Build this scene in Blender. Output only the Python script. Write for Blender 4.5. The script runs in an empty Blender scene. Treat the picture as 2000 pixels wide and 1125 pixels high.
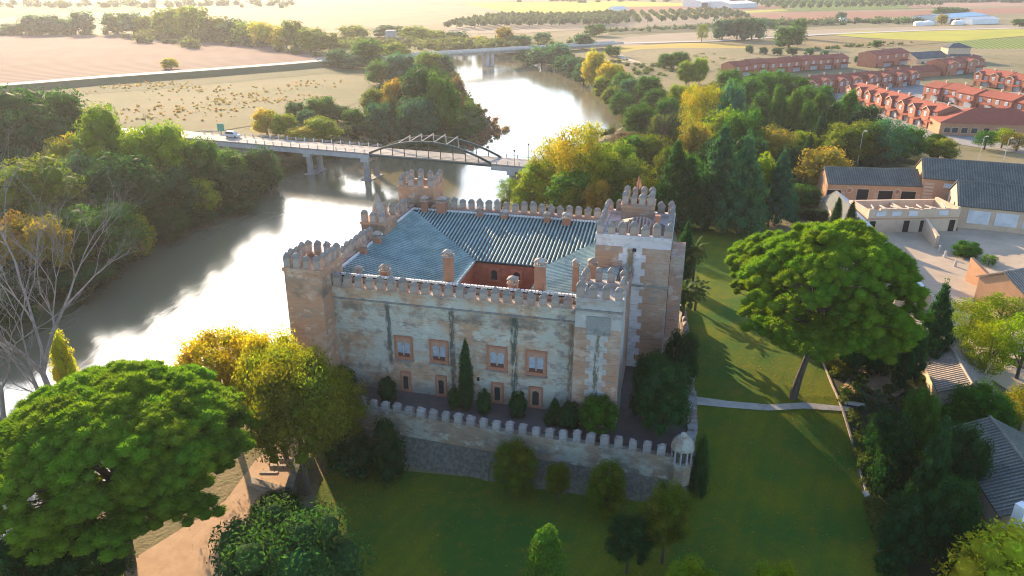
import bpy, math, random
import numpy as np
from mathutils import Vector, Matrix
from mathutils.geometry import delaunay_2d_cdt
R = math.radians
scn = bpy.context.scene
COL = scn.collection
random.seed(7)

# ------------------------------------------------------------------ camera, sky, sun, exposure
cam = bpy.data.objects.new('camera', bpy.data.cameras.new('camera'))
COL.objects.link(cam)
cam.location = (0, 0, 50)
cam.rotation_euler = (R(90 - 23.15), 0, 0)
cam.data.sensor_width = 36
cam.data.lens = 36 * 1450 / 2000
cam.data.clip_start = .5
cam.data.clip_end = 12000
scn.camera = cam
SUN_EL, SUN_AZ = 17.5, 27.0          # azimuth: degrees left of +Y
world = bpy.data.worlds.new('World')
scn.world = world
world.use_nodes = True
wn = world.node_tree
wn.nodes.clear()
wo = wn.nodes.new('ShaderNodeOutputWorld')
wb = wn.nodes.new('ShaderNodeBackground')
sk = wn.nodes.new('ShaderNodeTexSky')
sk.sky_type = 'NISHITA'
sk.sun_disc = False
sk.sun_elevation = R(SUN_EL)
sk.sun_rotation = R(-SUN_AZ)
sk.air_density, sk.dust_density, sk.ozone_density = 1.0, 1.0, 2.5
wb.inputs['Strength'].default_value = .15
wn.links.new(sk.outputs[0], wb.inputs['Color'])
wn.links.new(wb.outputs[0], wo.inputs['Surface'])
sl = bpy.data.lights.new('sun', 'SUN')
sl.energy = 4.3
sl.angle = R(.6)
sl.color = (1.0, .75, .46)
sun = bpy.data.objects.new('sun', sl)
COL.objects.link(sun)
sd = Vector((-math.sin(R(SUN_AZ)) * math.cos(R(SUN_EL)), math.cos(R(SUN_AZ)) * math.cos(R(SUN_EL)), math.sin(R(SUN_EL))))
sun.rotation_euler = sd.to_track_quat('Z', 'Y').to_euler()
sun.location = (0, 0, 60)
vs = scn.view_settings
scn.display_settings.display_device = 'sRGB'
vs.view_transform = 'Standard'
vs.look = 'None'
vs.exposure = 1.65
vs.gamma = 1
vs.use_curve_mapping = False
scn.cycles.use_denoising = True
scn.cycles.pixel_filter_type = 'BLACKMAN_HARRIS'
scn.cycles.filter_width = 1.05
scn.cycles.max_bounces = 6
scn.cycles.diffuse_bounces = 3
scn.cycles.glossy_bounces = 3
scn.cycles.transmission_bounces = 3
scn.cycles.volume_bounces = 0
scn.cycles.caustics_reflective = False
scn.cycles.sample_clamp_indirect = 4

# ------------------------------------------------------------------ helpers
def tag(o, label=None, cat=None, group=None, kind=None):
    if label: o['label'] = label
    if cat: o['category'] = cat
    if group: o['group'] = group
    if kind: o['kind'] = kind
    return o

def empty(name, loc=(0, 0, 0), rz=0.0):
    o = bpy.data.objects.new(name, None)
    o.empty_display_size = .5
    COL.objects.link(o)
    o.location = loc
    o.rotation_euler = (0, 0, rz)
    return o

def link(name, me, parent=None, loc=None, rz=None, scale=None):
    o = bpy.data.objects.new(name, me)
    COL.objects.link(o)
    if parent is not None: o.parent = parent
    if loc is not None: o.location = loc
    if rz is not None: o.rotation_euler = (0, 0, rz)
    if scale is not None: o.scale = scale
    return o

def copy_tree(o, parent=None):
    c = o.copy()
    COL.objects.link(c)
    if parent is not None: c.parent = parent
    for ch in o.children: copy_tree(ch, c)
    return c

def mesh_np(name, V, F, mats, tint=None, smooth=False):
    """V (n,3); F list of arrays (m,k)"""
    me = bpy.data.meshes.new(name)
    V = np.asarray(V, np.float32)
    me.vertices.add(len(V))
    me.vertices.foreach_set('co', V.ravel())
    F = [np.asarray(f, np.int32) for f in F if len(f)]
    loops = np.concatenate([f.ravel() for f in F])
    tot = np.concatenate([np.full(len(f), f.shape[1], np.int32) for f in F])
    st = np.concatenate([[0], np.cumsum(tot)[:-1]]).astype(np.int32)
    me.loops.add(len(loops))
    me.loops.foreach_set('vertex_index', loops)
    me.polygons.add(len(tot))
    me.polygons.foreach_set('loop_start', st)
    if smooth: me.polygons.foreach_set('use_smooth', np.ones(len(tot), bool))
    me.update(calc_edges=True)
    if tint is not None:
        a = me.attributes.new('tint', 'FLOAT_COLOR', 'POINT')
        a.data.foreach_set('color', np.concatenate([tint, np.ones((len(tint), 1))], 1).astype(np.float32).ravel())
    for m in (mats if isinstance(mats, (list, tuple)) else [mats]): me.materials.append(m)
    return me

class MB:
    def __init__(s): s.v = []; s.f = []
    def add(s, vs_, fs):
        b = len(s.v); s.v += [tuple(p) for p in vs_]; s.f += [tuple(i + b for i in f) for f in fs]; return s
    def box(s, x0, x1, y0, y1, z0, z1):
        return s.add([(x0,y0,z0),(x1,y0,z0),(x1,y1,z0),(x0,y1,z0),(x0,y0,z1),(x1,y0,z1),(x1,y1,z1),(x0,y1,z1)],
                     [(0,3,2,1),(4,5,6,7),(0,1,5,4),(1,2,6,5),(2,3,7,6),(3,0,4,7)])
    def hexa(s, lo, hi):      # two quads of 4 points
        return s.add(list(lo) + list(hi), [(0,3,2,1),(4,5,6,7),(0,1,5,4),(1,2,6,5),(2,3,7,6),(3,0,4,7)])
    def prism(s, poly, z0, z1):
        n = len(poly)
        zb = z0 if hasattr(z0, '__len__') else [z0] * n
        zt = z1 if hasattr(z1, '__len__') else [z1] * n
        return s.add([(p[0], p[1], zb[i]) for i, p in enumerate(poly)] + [(p[0], p[1], zt[i]) for i, p in enumerate(poly)],
                     [tuple(range(n - 1, -1, -1)), tuple(range(n, 2 * n))] + [(i, (i + 1) % n, n + (i + 1) % n, n + i) for i in range(n)])
    def bar(s, a, b, w, h=None):
        a, b = Vector(a), Vector(b); h = h or w
        d = (b - a).normalized()
        u = d.cross(Vector((0, 0, 1)))
        if u.length < 1e-3: u = Vector((1, 0, 0))
        u.normalize(); n = u.cross(d)
        q = lambda p: [p - u*w/2 - n*h/2, p + u*w/2 - n*h/2, p + u*w/2 + n*h/2, p - u*w/2 + n*h/2]
        return s.hexa(q(a), q(b))
    def tube(s, pts, rad, k=6):
        pts = [Vector(p) for p in pts]; b = len(s.v)
        for i, p in enumerate(pts):
            d = (pts[min(i+1, len(pts)-1)] - pts[max(i-1, 0)])
            d = d.normalized() if d.length > 1e-6 else Vector((0, 0, 1))
            u = d.cross(Vector((.31, .9, .2))).normalized(); n = d.cross(u)
            for j in range(k):
                t = 2*math.pi*j/k
                s.v.append(tuple(p + (u*math.cos(t) + n*math.sin(t))*rad[i]))
        for i in range(len(pts)-1):
            for j in range(k):
                s.f.append((b+i*k+j, b+i*k+(j+1)%k, b+(i+1)*k+(j+1)%k, b+(i+1)*k+j))
        s.f.append(tuple(b+j for j in range(k-1, -1, -1))); s.f.append(tuple(b+(len(pts)-1)*k+j for j in range(k)))
        return s
    def lathe(s, prof, k=10, c=(0, 0)):
        b = len(s.v)
        for r, z in prof:
            for j in range(k):
                t = 2*math.pi*j/k
                s.v.append((c[0]+r*math.cos(t), c[1]+r*math.sin(t), z))
        for i in range(len(prof)-1):
            for j in range(k):
                s.f.append((b+i*k+j, b+i*k+(j+1)%k, b+(i+1)*k+(j+1)%k, b+(i+1)*k+j))
        s.f.append(tuple(b+j for j in range(k-1, -1, -1))); s.f.append(tuple(b+(len(prof)-1)*k+j for j in range(k)))
        return s
    def mesh(s, name, m):
        me = bpy.data.meshes.new(name)
        me.from_pydata(s.v, [], s.f)
        me.update()
        me.materials.append(m)
        return me
    def obj(s, name, m, parent=None, **k): return link(name, s.mesh(name, m), parent, **k)

# ------------------------------------------------------------------ materials
class N:
    def __init__(s, name):
        s.m = bpy.data.materials.new(name); s.m.use_nodes = True
        s.t = s.m.node_tree; s.t.nodes.clear()
        s.out = s.t.nodes.new('ShaderNodeOutputMaterial')
        s.tc = None
    def n(s, t, **k):
        o = s.t.nodes.new('ShaderNode' + t)
        for a, b in k.items(): setattr(o, a, b)
        return o
    def l(s, a, b): s.t.links.new(a, b)
    def val(s, i, v):
        if hasattr(v, 'is_linked') or hasattr(v, 'links'): s.l(v, i)
        else: i.default_value = v
    def co(s, scale=(1, 1, 1), space='Object', rot=(0, 0, 0)):
        if s.tc is None: s.tc = s.n('TexCoord')
        m = s.n('Mapping'); m.inputs['Scale'].default_value = scale; m.inputs['Rotation'].default_value = rot
        s.l(s.tc.outputs[space], m.inputs[0]); return m.outputs[0]
    def geo(s, scale=(1, 1, 1), rot=(0, 0, 0)):
        g_ = s.n('NewGeometry'); m = s.n('Mapping'); m.inputs['Scale'].default_value = scale; m.inputs['Rotation'].default_value = rot
        s.l(g_.outputs['Position'], m.inputs[0]); return m.outputs[0]
    def noise(s, vec, scale=1, detail=4, rough=.6, dist=0):
        o = s.n('TexNoise'); o.inputs['Scale'].default_value = scale; o.inputs['Detail'].default_value = detail
        o.inputs['Roughness'].default_value = rough; o.inputs['Distortion'].default_value = dist
        s.l(vec, o.inputs['Vector']); return o.outputs['Fac']
    def ramp(s, f, a, b):
        o = s.n('MapRange'); o.interpolation_type = 'SMOOTHSTEP'
        s.val(o.inputs[0], f); o.inputs[1].default_value = a; o.inputs[2].default_value = b
        return o.outputs[0]
    def mix(s, f, a, b, mode='MIX'):
        o = s.n('Mix'); o.data_type = 'RGBA'; o.blend_type = mode
        s.val(o.inputs[0], f)
        for i, v in ((6, a), (7, b)):
            if isinstance(v, tuple): o.inputs[i].default_value = (*v[:3], 1)
            else: s.l(v, o.inputs[i])
        return o.outputs[2]
    def math(s, op, a, b=0.0):
        o = s.n('Math'); o.operation = op; s.val(o.inputs[0], a); s.val(o.inputs[1], b); return o.outputs[0]
    def xyz(s, vec):
        o = s.n('SeparateXYZ'); s.l(vec, o.inputs[0]); return o.outputs
    def pbr(s, color, rough=.85, bump=None, bs=.3, bd=.05, spec=.3, metal=0):
        p = s.n('BsdfPrincipled')
        if isinstance(color, tuple): p.inputs['Base Color'].default_value = (*color[:3], 1)
        else: s.l(color, p.inputs['Base Color'])
        s.val(p.inputs['Roughness'], rough); p.inputs['Specular IOR Level'].default_value = spec; p.inputs['Metallic'].default_value = metal
        if bump is not None:
            b = s.n('Bump'); b.inputs['Strength'].default_value = bs; b.inputs['Distance'].default_value = bd
            s.l(bump, b.inputs['Height']); s.l(b.outputs[0], p.inputs['Normal'])
        s.l(p.outputs[0], s.out.inputs[0]); return s.m

def simple(name, a, b, scale=1.0, rough=.85, space='geo', bump=.3, bd=.05, spec=.25, stretch=(1, 1, 1), obr=0.0, detail=5):
    k = N(name)
    v = k.geo(stretch) if space == 'geo' else k.co(stretch)
    f = k.noise(v, scale, detail)
    c = k.mix(k.ramp(f, .35, .65), a, b)
    f2 = k.noise(v, scale * 6, 3)
    c = k.mix(.5, c, k.mix(f2, (.55, .55, .55), (1.3, 1.3, 1.3)), 'MULTIPLY') if False else k.mix(k.math('MULTIPLY', k.ramp(f2, .5, .75), .35), c, tuple(x * .6 for x in a))
    if obr:
        oi = k.n('ObjectInfo')
        c = k.mix(k.math('MULTIPLY', oi.outputs['Random'], obr), c, tuple(x * .45 for x in b))
    return k.pbr(c, rough, f2, bump, bd, spec)

M = {}
def leaf_mat(name, trans=.42):
    k = N(name)
    oi = k.n('ObjectInfo')
    at_ = k.n('Attribute'); at_.attribute_name = 'tint'
    c = k.mix(1.0, oi.outputs['Color'], at_.outputs['Color'], 'MULTIPLY')
    d = k.n('BsdfPrincipled'); k.l(c, d.inputs['Base Color']); d.inputs['Roughness'].default_value = .65; d.inputs['Specular IOR Level'].default_value = .03
    t = k.n('BsdfTranslucent'); k.l(k.mix(1.0, c, (1.55, 1.75, .6), 'MULTIPLY'), t.inputs['Color'])
    mx = k.n('MixShader'); mx.inputs[0].default_value = trans
    k.l(d.outputs[0], mx.inputs[1]); k.l(t.outputs[0], mx.inputs[2]); k.l(mx.outputs[0], k.out.inputs[0])
    return k.m
M['leaf'] = leaf_mat('leaves')
M['needle'] = leaf_mat('needles', .4)
M['bark'] = simple('bark', (.10, .075, .055), (.06, .045, .035), 3, stretch=(1, 1, .25))
M['deadwood'] = simple('bleached_wood', (.27, .25, .23), (.17, .155, .14), 2, stretch=(1, 1, .3))
M['concrete'] = simple('concrete', (.36, .35, .33), (.26, .25, .24), .4)
M['paleconcrete'] = simple('pale_concrete', (.5, .48, .45), (.4, .39, .37), .4)
M['asphalt'] = simple('road_surface', (.30, .27, .25), (.24, .22, .2), .5, bump=.1)
M['steel'] = simple('green_painted_steel', (.035, .07, .06), (.025, .05, .045), 1, rough=.5)
M['sand'] = simple('sandy_gravel', (.47, .30, .18), (.40, .25, .145), .5, bump=.4, bd=.04)
M['yard'] = simple('pale_gravel', (.46, .35, .25), (.36, .28, .20), .12, bump=.3, bd=.04)
M['path'] = simple('stone_path', (.42, .38, .34), (.33, .30, .27), .8)
M['soil'] = simple('garden_soil', (.055, .05, .025), (.035, .045, .02), .8)
M['white'] = simple('white_paint', (.75, .74, .72), (.66, .65, .63), .5, bump=.05)
M['whitewash'] = simple('whitewashed_sheet', (.62, .62, .62), (.5, .51, .52), .5, bump=.1)
M['curtain'] = simple('blind_white', (.40, .43, .47), (.30, .33, .37), 2, bump=.05)
M['cream'] = simple('cream_render', (.58, .43, .30), (.50, .36, .25), .4, bump=.1)
M['orange_render'] = simple('orange_render', (.52, .29, .16), (.46, .25, .14), .3, bump=.1)
M['housebrick'] = simple('house_brick', (.42, .17, .10), (.36, .14, .085), .6, bump=.1, obr=.25)
M['red_tile'] = simple('red_roof_tile', (.33, .085, .05), (.27, .07, .042), .7, bump=.3, obr=.3)
M['grey_slate'] = simple('grey_roof', (.10, .11, .115), (.07, .075, .08), .5)
M['dark_hole'] = simple('dark_opening', (.02, .02, .02), (.015, .015, .015), 1, bump=0)
M['frame_wood'] = simple('red_brown_wood', (.16, .06, .04), (.12, .05, .035), 2)
M['iron'] = simple('dark_iron', (.05, .05, .05), (.03, .03, .03), 2, rough=.5)
M['hallwall'] = simple('hall_wall', (.46, .23, .13), (.42, .2, .115), .3, bump=.1)
M['blue'] = simple('blue_sheet', (.12, .3, .45), (.1, .25, .4), .4, rough=.5)
M['cyan_sign'] = simple('green_sign_face', (.03, .35, .25), (.03, .3, .22), 1, rough=.5)
M['kerb'] = simple('kerb_stone', (.42, .33, .27), (.34, .26, .21), .8)
M['flag'] = simple('flag_cloth', (.75, .30, .16), (.68, .25, .14), 3)
M['reed'] = simple('dry_reeds', (.34, .20, .12), (.26, .17, .10), .5)

def glass_m():
    k = N('window_glass')
    return k.pbr((.035, .05, .05), .12, spec=.6)
M['glass'] = glass_m()

def tile_m(name, a, b, lich):
    k = N(name)
    v = k.geo()
    f = k.noise(v, .35, 5); f2 = k.noise(v, 5, 3)
    c = k.mix(k.ramp(f, .35, .65), a, b)
    c = k.mix(k.math('MULTIPLY', k.ramp(f2, .55, .7), .6), c, lich)
    c = k.mix(k.ramp(k.noise(v, 1.7, 4), .62, .72), c, tuple(x*.5 for x in a))
    return k.pbr(c, .7, f2, .5, .05, .3)
M['tile_channel'] = tile_m('old_tile_channel', (.022, .050, .052), (.016, .038, .040), (.05, .08, .075))  # dark tile, deepened so the rows' shading contrast sits in the colour
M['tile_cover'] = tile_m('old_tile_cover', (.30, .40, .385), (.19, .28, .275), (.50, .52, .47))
M['tile_barn'] = tile_m('barn_tile', (.10, .10, .085), (.07, .078, .07), (.28, .27, .22))
M['tile_barn_rib'] = tile_m('barn_tile_rib', (.165, .16, .135), (.11, .115, .10), (.34, .33, .30))
M['tile_warm'] = tile_m('warm_tile', (.27, .19, .14), (.17, .14, .115), (.4, .35, .28))
M['tile_warm_rib'] = tile_m('warm_tile_rib', (.36, .28, .22), (.24, .2, .17), (.46, .42, .36))

def masonry(name, plaster, brick, grey, brickiness, streak_x=(), stain_z=None, obr=0., vscale=1.0):
    """weathered tapia / brick wall; object-space metres, z up"""
    k = N(name)
    v = k.co()
    x, y, z = k.xyz(v)
    big = k.noise(v, .18 * vscale, 5, .6)
    mid = k.noise(k.co((1, 1, 1.6)), .55 * vscale, 5, .65)
    crs = k.noise(k.co((.5, .5, 4.5)), 1.3, 4, .7, .4)       # horizontal courses
    fin = k.noise(v, 7, 3)
    c = k.mix(k.ramp(k.math('ADD', big, k.math('MULTIPLY', k.math('SUBTRACT', mid, .5), .8)), .5 - brickiness*.35, .75 - brickiness*.35), plaster, brick)
    c = k.mix(k.math('MULTIPLY', k.math('MULTIPLY', k.ramp(crs, .50, .66), k.ramp(k.noise(v, .33, 4), .38, .62)), .6), c, tuple(p*.45 for p in brick))
    c = k.mix(k.math('MULTIPLY', k.ramp(mid, .52, .66), .75), c, grey)
    c = k.mix(k.math('MULTIPLY', k.ramp(k.noise(k.co((1, 1, 1.4)), .42 * vscale, 6, .7), .55, .62), .7), c, tuple(min(.7, p*1.22) for p in plaster))
    c = k.mix(k.math('MULTIPLY', k.ramp(fin, .55, .7), .3), c, tuple(p*.6 for p in plaster))
    if stain_z:
        z0, z1 = stain_z
        wob = k.math('MULTIPLY', k.math('SUBTRACT', mid, .5), 3.0)
        band = k.math('MULTIPLY', k.ramp(k.math('ADD', z, wob), z0, z0 + .8), k.math('SUBTRACT', 1.0, k.ramp(k.math('ADD', z, wob), z1, z1 + .8)))
        c = k.mix(k.math('MULTIPLY', k.math('MULTIPLY', band, k.ramp(big, .42, .6)), .7), c, (.10, .11, .10))
        c = k.mix(k.math('MULTIPLY', k.math('SUBTRACT', 1.0, k.ramp(k.math('ADD', z, wob), .2, 2.2)), .55), c, (.13, .12, .10))
    for sx, w0, zb, zt, colr in streak_x:
        wob = k.math('MULTIPLY', k.math('SUBTRACT', k.noise(k.co((1, 1, .8)), 1.1, 5, .7), .5), 1.5 * w0 + .5)
        d = k.math('ABSOLUTE', k.math('ADD', k.math('SUBTRACT', x, sx), wob))
        s_ = k.math('SUBTRACT', 1.0, k.ramp(d, w0 * .4, w0 * 1.3))
        s_ = k.math('MULTIPLY', s_, k.math('MULTIPLY', k.ramp(z, zb, zb + 1.5), k.math('SUBTRACT', 1.0, k.ramp(z, zt - .3, zt))))
        c = k.mix(k.math('MULTIPLY', k.math('MULTIPLY', s_, k.ramp(k.noise(k.co((2, 2, .5)), 1.0, 5, .75), .36, .52)), .9), c, colr)
    if obr:
        oi = k.n('ObjectInfo')
        c = k.mix(k.math('MULTIPLY', oi.outputs['Random'], obr), c, tuple(p*.55 for p in brick))
    h = k.math('ADD', k.math('MULTIPLY', crs, 1.0), k.math('MULTIPLY', fin, .5))
    return k.pbr(c, .92, h, .6, .12, .15)
STN = (.075, .08, .065)
M['facade'] = masonry('castle_facade', (.475, .455, .375), (.48, .285, .17), (.17, .21, .215), .34,
                      ((8.15, .38, 3.2, 12.3, STN), (16.45, .38, .3, 12.3, STN), (24.3, .5, 1.2, 12.3, (.05, .075, .06)), (31.2, .35, 0, 12.3, (.25, .16, .10))), (10.3, 11.6))
M['castle'] = masonry('castle_wall', (.46, .36, .29), (.42, .22, .15), (.26, .25, .23), .55)
M['towerbrick'] = masonry('tower_brick', (.50, .36, .27), (.46, .25, .15), (.30, .25, .19), .7, stain_z=(13.0, 15.5))
M['rightpanel'] = masonry('tower_panel', (.45, .42, .38), (.40, .30, .24), (.27, .28, .28), .1, ((34.5, .3, 2.5, 14.0, (.11, .10, .055)),))
M['keeppanel'] = masonry('keep_panel', (.60, .55, .54), (.50, .43, .40), (.38, .39, .40), .0, ((36.6, .55, 12.0, 17.2, (.20, .13, .04)), (35.9, .5, 3.0, 11.6, (.07, .075, .06))))
M['quoin'] = masonry('brick_quoin', (.45, .34, .26), (.42, .235, .145), (.27, .25, .23), .6, obr=.15)
M['merlon'] = masonry('merlon_brick', (.40, .35, .30), (.42, .25, .165), (.15, .18, .18), .3, obr=.35, vscale=2)
M['cap'] = masonry('merlon_cap', (.27, .27, .25), (.30, .21, .16), (.14, .15, .14), .2, obr=.3, vscale=2)
M['courtwall'] = masonry('court_red_render', (.40, .15, .09), (.38, .14, .085), (.33, .15, .10), .5)
M['outer'] = masonry('outer_wall', (.36, .35, .29), (.28, .20, .14), (.16, .17, .15), .5)
M['outer_cap'] = masonry('outer_merlon', (.36, .35, .34), (.28, .20, .17), (.14, .15, .15), .3, obr=.4, vscale=2)
M['talus'] = simple('talus_rubble', (.22, .21, .17), (.13, .13, .105), 2.2, bump=1.0, bd=.3, space='obj')
M['terracesoil'] = simple('terrace_earth', (.12, .095, .085), (.09, .075, .07), .5)
M['windowbrick'] = simple('window_surround_brick', (.42, .17, .10), (.36, .15, .09), 2, space='obj')
M['archbrick'] = simple('arch_brick', (.46, .26, .17), (.38, .21, .14), 2, space='obj')
M['chimney'] = simple('chimney_brick', (.40, .18, .11), (.33, .16, .10), 1.5, obr=.2)

def water_m():
    k = N('river_water')
    v = k.geo((1, .45, 1))
    n1 = k.noise(v, .35, 3, .55); n2 = k.noise(v, 1.9, 3, .6)
    patch = k.ramp(k.noise(k.geo((.02, .012, 1)), 1, 3), .4, .65)
    h = k.math('ADD', n1, k.math('MULTIPLY', n2, .35))
    c = k.mix(k.noise(k.geo((.03, .03, 1)), 1, 2), (.17, .15, .09), (.21, .175, .105))
    p = k.n('BsdfPrincipled'); k.l(c, p.inputs['Base Color'])
    k.l(k.math('ADD', .11, k.math('MULTIPLY', patch, .08)), p.inputs['Roughness'])
    p.inputs['IOR'].default_value = 2.0; p.inputs['Specular IOR Level'].default_value = 1.0; p.inputs['Specular Tint'].default_value = (1, .95, .86, 1)
    b = k.n('Bump'); b.inputs['Strength'].default_value = .22; b.inputs['Distance'].default_value = .2
    k.l(h, b.inputs['Height']); k.l(b.outputs[0], p.inputs['Normal']); k.l(p.outputs[0], k.out.inputs[0])
    return k.m
M['water'] = water_m()

def lawn_m():
    k = N('mown_lawn')
    v = k.geo()
    f = k.noise(v, .09, 5, .6); f2 = k.noise(v, 4, 3); f3 = k.noise(v, .35, 4)
    c = k.mix(k.ramp(f, .3, .7), (.030, .100, .010), (.145, .150, .006))
    c = k.mix(k.math('MULTIPLY', k.ramp(f3, .5, .68), .6), c, (.15, .130, .010))
    c = k.mix(k.math('MULTIPLY', k.ramp(f2, .4, .7), .35), c, (.03, .055, .012))
    w = k.n('TexWave'); w.wave_type = 'BANDS'; w.bands_direction = 'X'; k.l(k.geo((1, 1, 1), (0, 0, .45)), w.inputs['Vector']); w.inputs['Scale'].default_value = .16; w.inputs['Distortion'].default_value = 2.5; w.inputs['Detail'].default_value = 2
    c = k.mix(k.math('MULTIPLY', w.outputs['Fac'], .16), c, (.025, .075, .012))
    c = k.mix(k.math('MULTIPLY', k.ramp(k.noise(v, 1.3, 5, .75), .63, .72), .55), c, (.19, .12, .03))
    return k.pbr(c, .9, k.math('ADD', f2, k.noise(v, 14, 2)), .6, .08, .1)
M['lawn'] = lawn_m()

def land_m():
    k = N('open_ground')
    v = k.geo()
    f = k.noise(v, .012, 6, .65); f2 = k.noise(v, .25, 5); f3 = k.noise(v, 2.0, 3)
    c = k.mix(k.ramp(f, .35, .65), (.24, .19, .105), (.17, .15, .075))
    c = k.mix(k.math('MULTIPLY', k.ramp(f2, .5, .7), .6), c, (.09, .10, .04))
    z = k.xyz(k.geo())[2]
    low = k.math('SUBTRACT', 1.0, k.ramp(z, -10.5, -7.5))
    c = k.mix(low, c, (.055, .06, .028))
    return k.pbr(c, .95, k.math('ADD', f2, f3), .5, .3, .1)
M['land'] = land_m()

def field(name, a, b, rows=0.0, ang=0.0, row_c=None, spots=None, scale=.03):
    k = N(name); a = tuple(q*.74 for q in a); b = tuple(q*.74 for q in b); row_c = row_c and tuple(q*.74 for q in row_c); spots = spots and tuple(q*.74 for q in spots)
    v = k.geo()
    f = k.noise(v, scale, 5, .6)
    c = k.mix(k.ramp(f, .3, .7), a, b)
    h = k.noise(v, .6, 4)
    if rows:
        w = k.n('TexWave'); w.wave_type = 'BANDS'; w.bands_direction = 'X'
        k.l(k.geo((1, 1, 1), (0, 0, ang)), w.inputs['Vector']); w.inputs['Scale'].default_value = .314 / rows
        w.inputs['Distortion'].default_value = 1.2; w.inputs['Detail'].default_value = 2; w.inputs['Detail Scale'].default_value = .3
        c = k.mix(k.math('MULTIPLY', k.ramp(w.outputs['Fac'], .45, .8), .8), c, row_c or tuple(x * .7 for x in a))
    if spots: c = k.mix(k.math('MULTIPLY', k.ramp(k.noise(v, .11, 5, .7), .52, .66), .8), c, spots)
    c = k.mix(k.math('MULTIPLY', k.ramp(h, .5, .7), .3), c, tuple(x * .55 for x in a))
    return k.pbr(c, .95, h, .4, .3, .05)
FM = dict(
    plough=field('ploughed_earth', (.29, .18, .15), (.22, .145, .125), 7.0, 1.15, (.14, .09, .075)),
    meadow=field('dry_meadow', (.27, .23, .125), (.20, .195, .095), 0, 0, None, (.30, .185, .115)),
    green=field('green_crop', (.20, .27, .06), (.16, .24, .05)),
    tan=field('stubble', (.44, .31, .18), (.38, .27, .16)),
    pink=field('pale_red_earth', (.42, .25, .17), (.36, .22, .155)),
    red=field('red_earth', (.36, .17, .11), (.31, .16, .105)),
    yellow=field('yellow_green_field', (.52, .46, .07), (.40, .40, .07)),
    gold=field('golden_field', (.58, .40, .10), (.48, .37, .10)),
    vine=field('vine_rows', (.30, .32, .08), (.25, .29, .07), 4.0, .35, (.07, .17, .04)),
    dry=field('dry_grass', (.34, .24, .12), (.27, .21, .10), 0, 0, None, (.18, .16, .07)),
    grove=field('grove_soil', (.44, .35, .24), (.38, .30, .21)),
    verge=field('shaded_verge', (.16, .15, .08), (.12, .13, .065)),  # dark grass tone with the shade of the banks painted in
    bright=field('bright_grass', (.09, .16, .03), (.07, .13, .03)),
    spit=field('spit_grass', (.07, .11, .035), (.09, .11, .04)),
)

# ------------------------------------------------------------------ terrain
#<H ground height (metres); the river outline lies on the water plane z = -12
RIVER = [(-89.27, 74.05, -12.00), (-98.30, 97.50, -12.00), (-90.21, 115.75, -12.00), (-87.01, 125.95, -12.00), (-85.97, 142.96, -12.00), (-87.06, 152.97, -12.00), (-87.38, 173.19, -12.00), (-81.91, 196.19, -12.00), (-79.24, 213.81, -12.00),
         (-74.93, 233.18, -12.00), (-65.70, 261.29, -12.00), (-49.04, 270.95, -12.00), (-29.11, 279.51, -12.00), (-18.98, 288.58, -12.00), (-14.6, 303.2, -12.0), (-8.5, 325.0, -12.0), (-14.7, 359.5, -12.0), (-23.0, 386.5, -12.0),
         (-27.0, 421.3, -12.0), (-32.6, 462.4, -12.0), (-39.3, 512.0, -12.0), (-45.1, 566.0, -12.0), (-53.3, 600.9, -12.0), (-83.5, 632.0, -12.0), (-130.1, 657.4, -12.0), (-178.1, 675.5, -12.0),
         (-184.1, 699.5, -12.0), (-127.2, 689.7, -12.0), (-66.3, 670.9, -12.0), (-16.8, 636.1, -12.0), (19.4, 586.5, -12.0), (32.0, 534.7, -12.0), (42.8, 474.0, -12.0), (51.1, 421.3, -12.0), (54.5, 378.6, -12.0), (51.9, 335.8, -12.0),
         (47.8, 312.7, -12.0), (38.89, 296.23, -12.00), (24.18, 266.85, -12.00), (10.39, 237.69, -12.00), (1.56, 219.94, -12.00), (-5.65, 196.19, -12.00), (-14.51, 164.24, -12.00), (-24.02, 145.70, -12.00), (-31.85, 130.45, -12.00),
         (-36.57, 117.68, -12.00), (-39.39, 108.52, -12.00), (-44.56, 98.96, -12.00), (-49.24, 89.39, -12.00), (-53.02, 78.00, -12.00), (-54.91, 68.65, -12.00), (-55.88, 63.42, -12.00), (-54.64, 51.82, -12.00), (-74.51, 51.82, -12.00)]
def _S(a, b, x):
    t = np.clip((x - a) / (b - a), 0, 1)
    return t * t * (3 - 2 * t)
def land(x, y):
    w = _S(300, 150, y)
    lawn = -6 + 4.5 * _S(62, 86, y) * _S(4, 22, x)
    far = -5 + 2 * _S(60, 140, x) * _S(120, 200, y) * _S(620, 500, y)
    return far * (1 - w) + lawn * w
def river_d(x, y):
    pts = np.array([p[:2] for p in RIVER])
    best = np.full(x.shape, 1e9); ins = np.zeros(x.shape, bool)
    for i in range(len(pts)):
        a, b = pts[i], pts[(i + 1) % len(pts)]
        d = b - a
        t = np.clip(((x - a[0]) * d[0] + (y - a[1]) * d[1]) / (d @ d), 0, 1)
        best = np.minimum(best, np.hypot(x - a[0] - t * d[0], y - a[1] - t * d[1]))
        c = (a[1] > y) != (b[1] > y)
        xi = a[0] + (y - a[1]) * d[0] / (d[1] if abs(d[1]) > 1e-9 else 1e-9)
        ins ^= c & (x < xi)
    return np.where(ins, -best, best)
def ground(x, y):
    t = _S(-4, 9, river_d(x, y))
    return -14 * (1 - t) + land(x, y) * t
#H>
def gz(x, y): return float(ground(np.array([x]), np.array([y]))[0])

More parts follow.
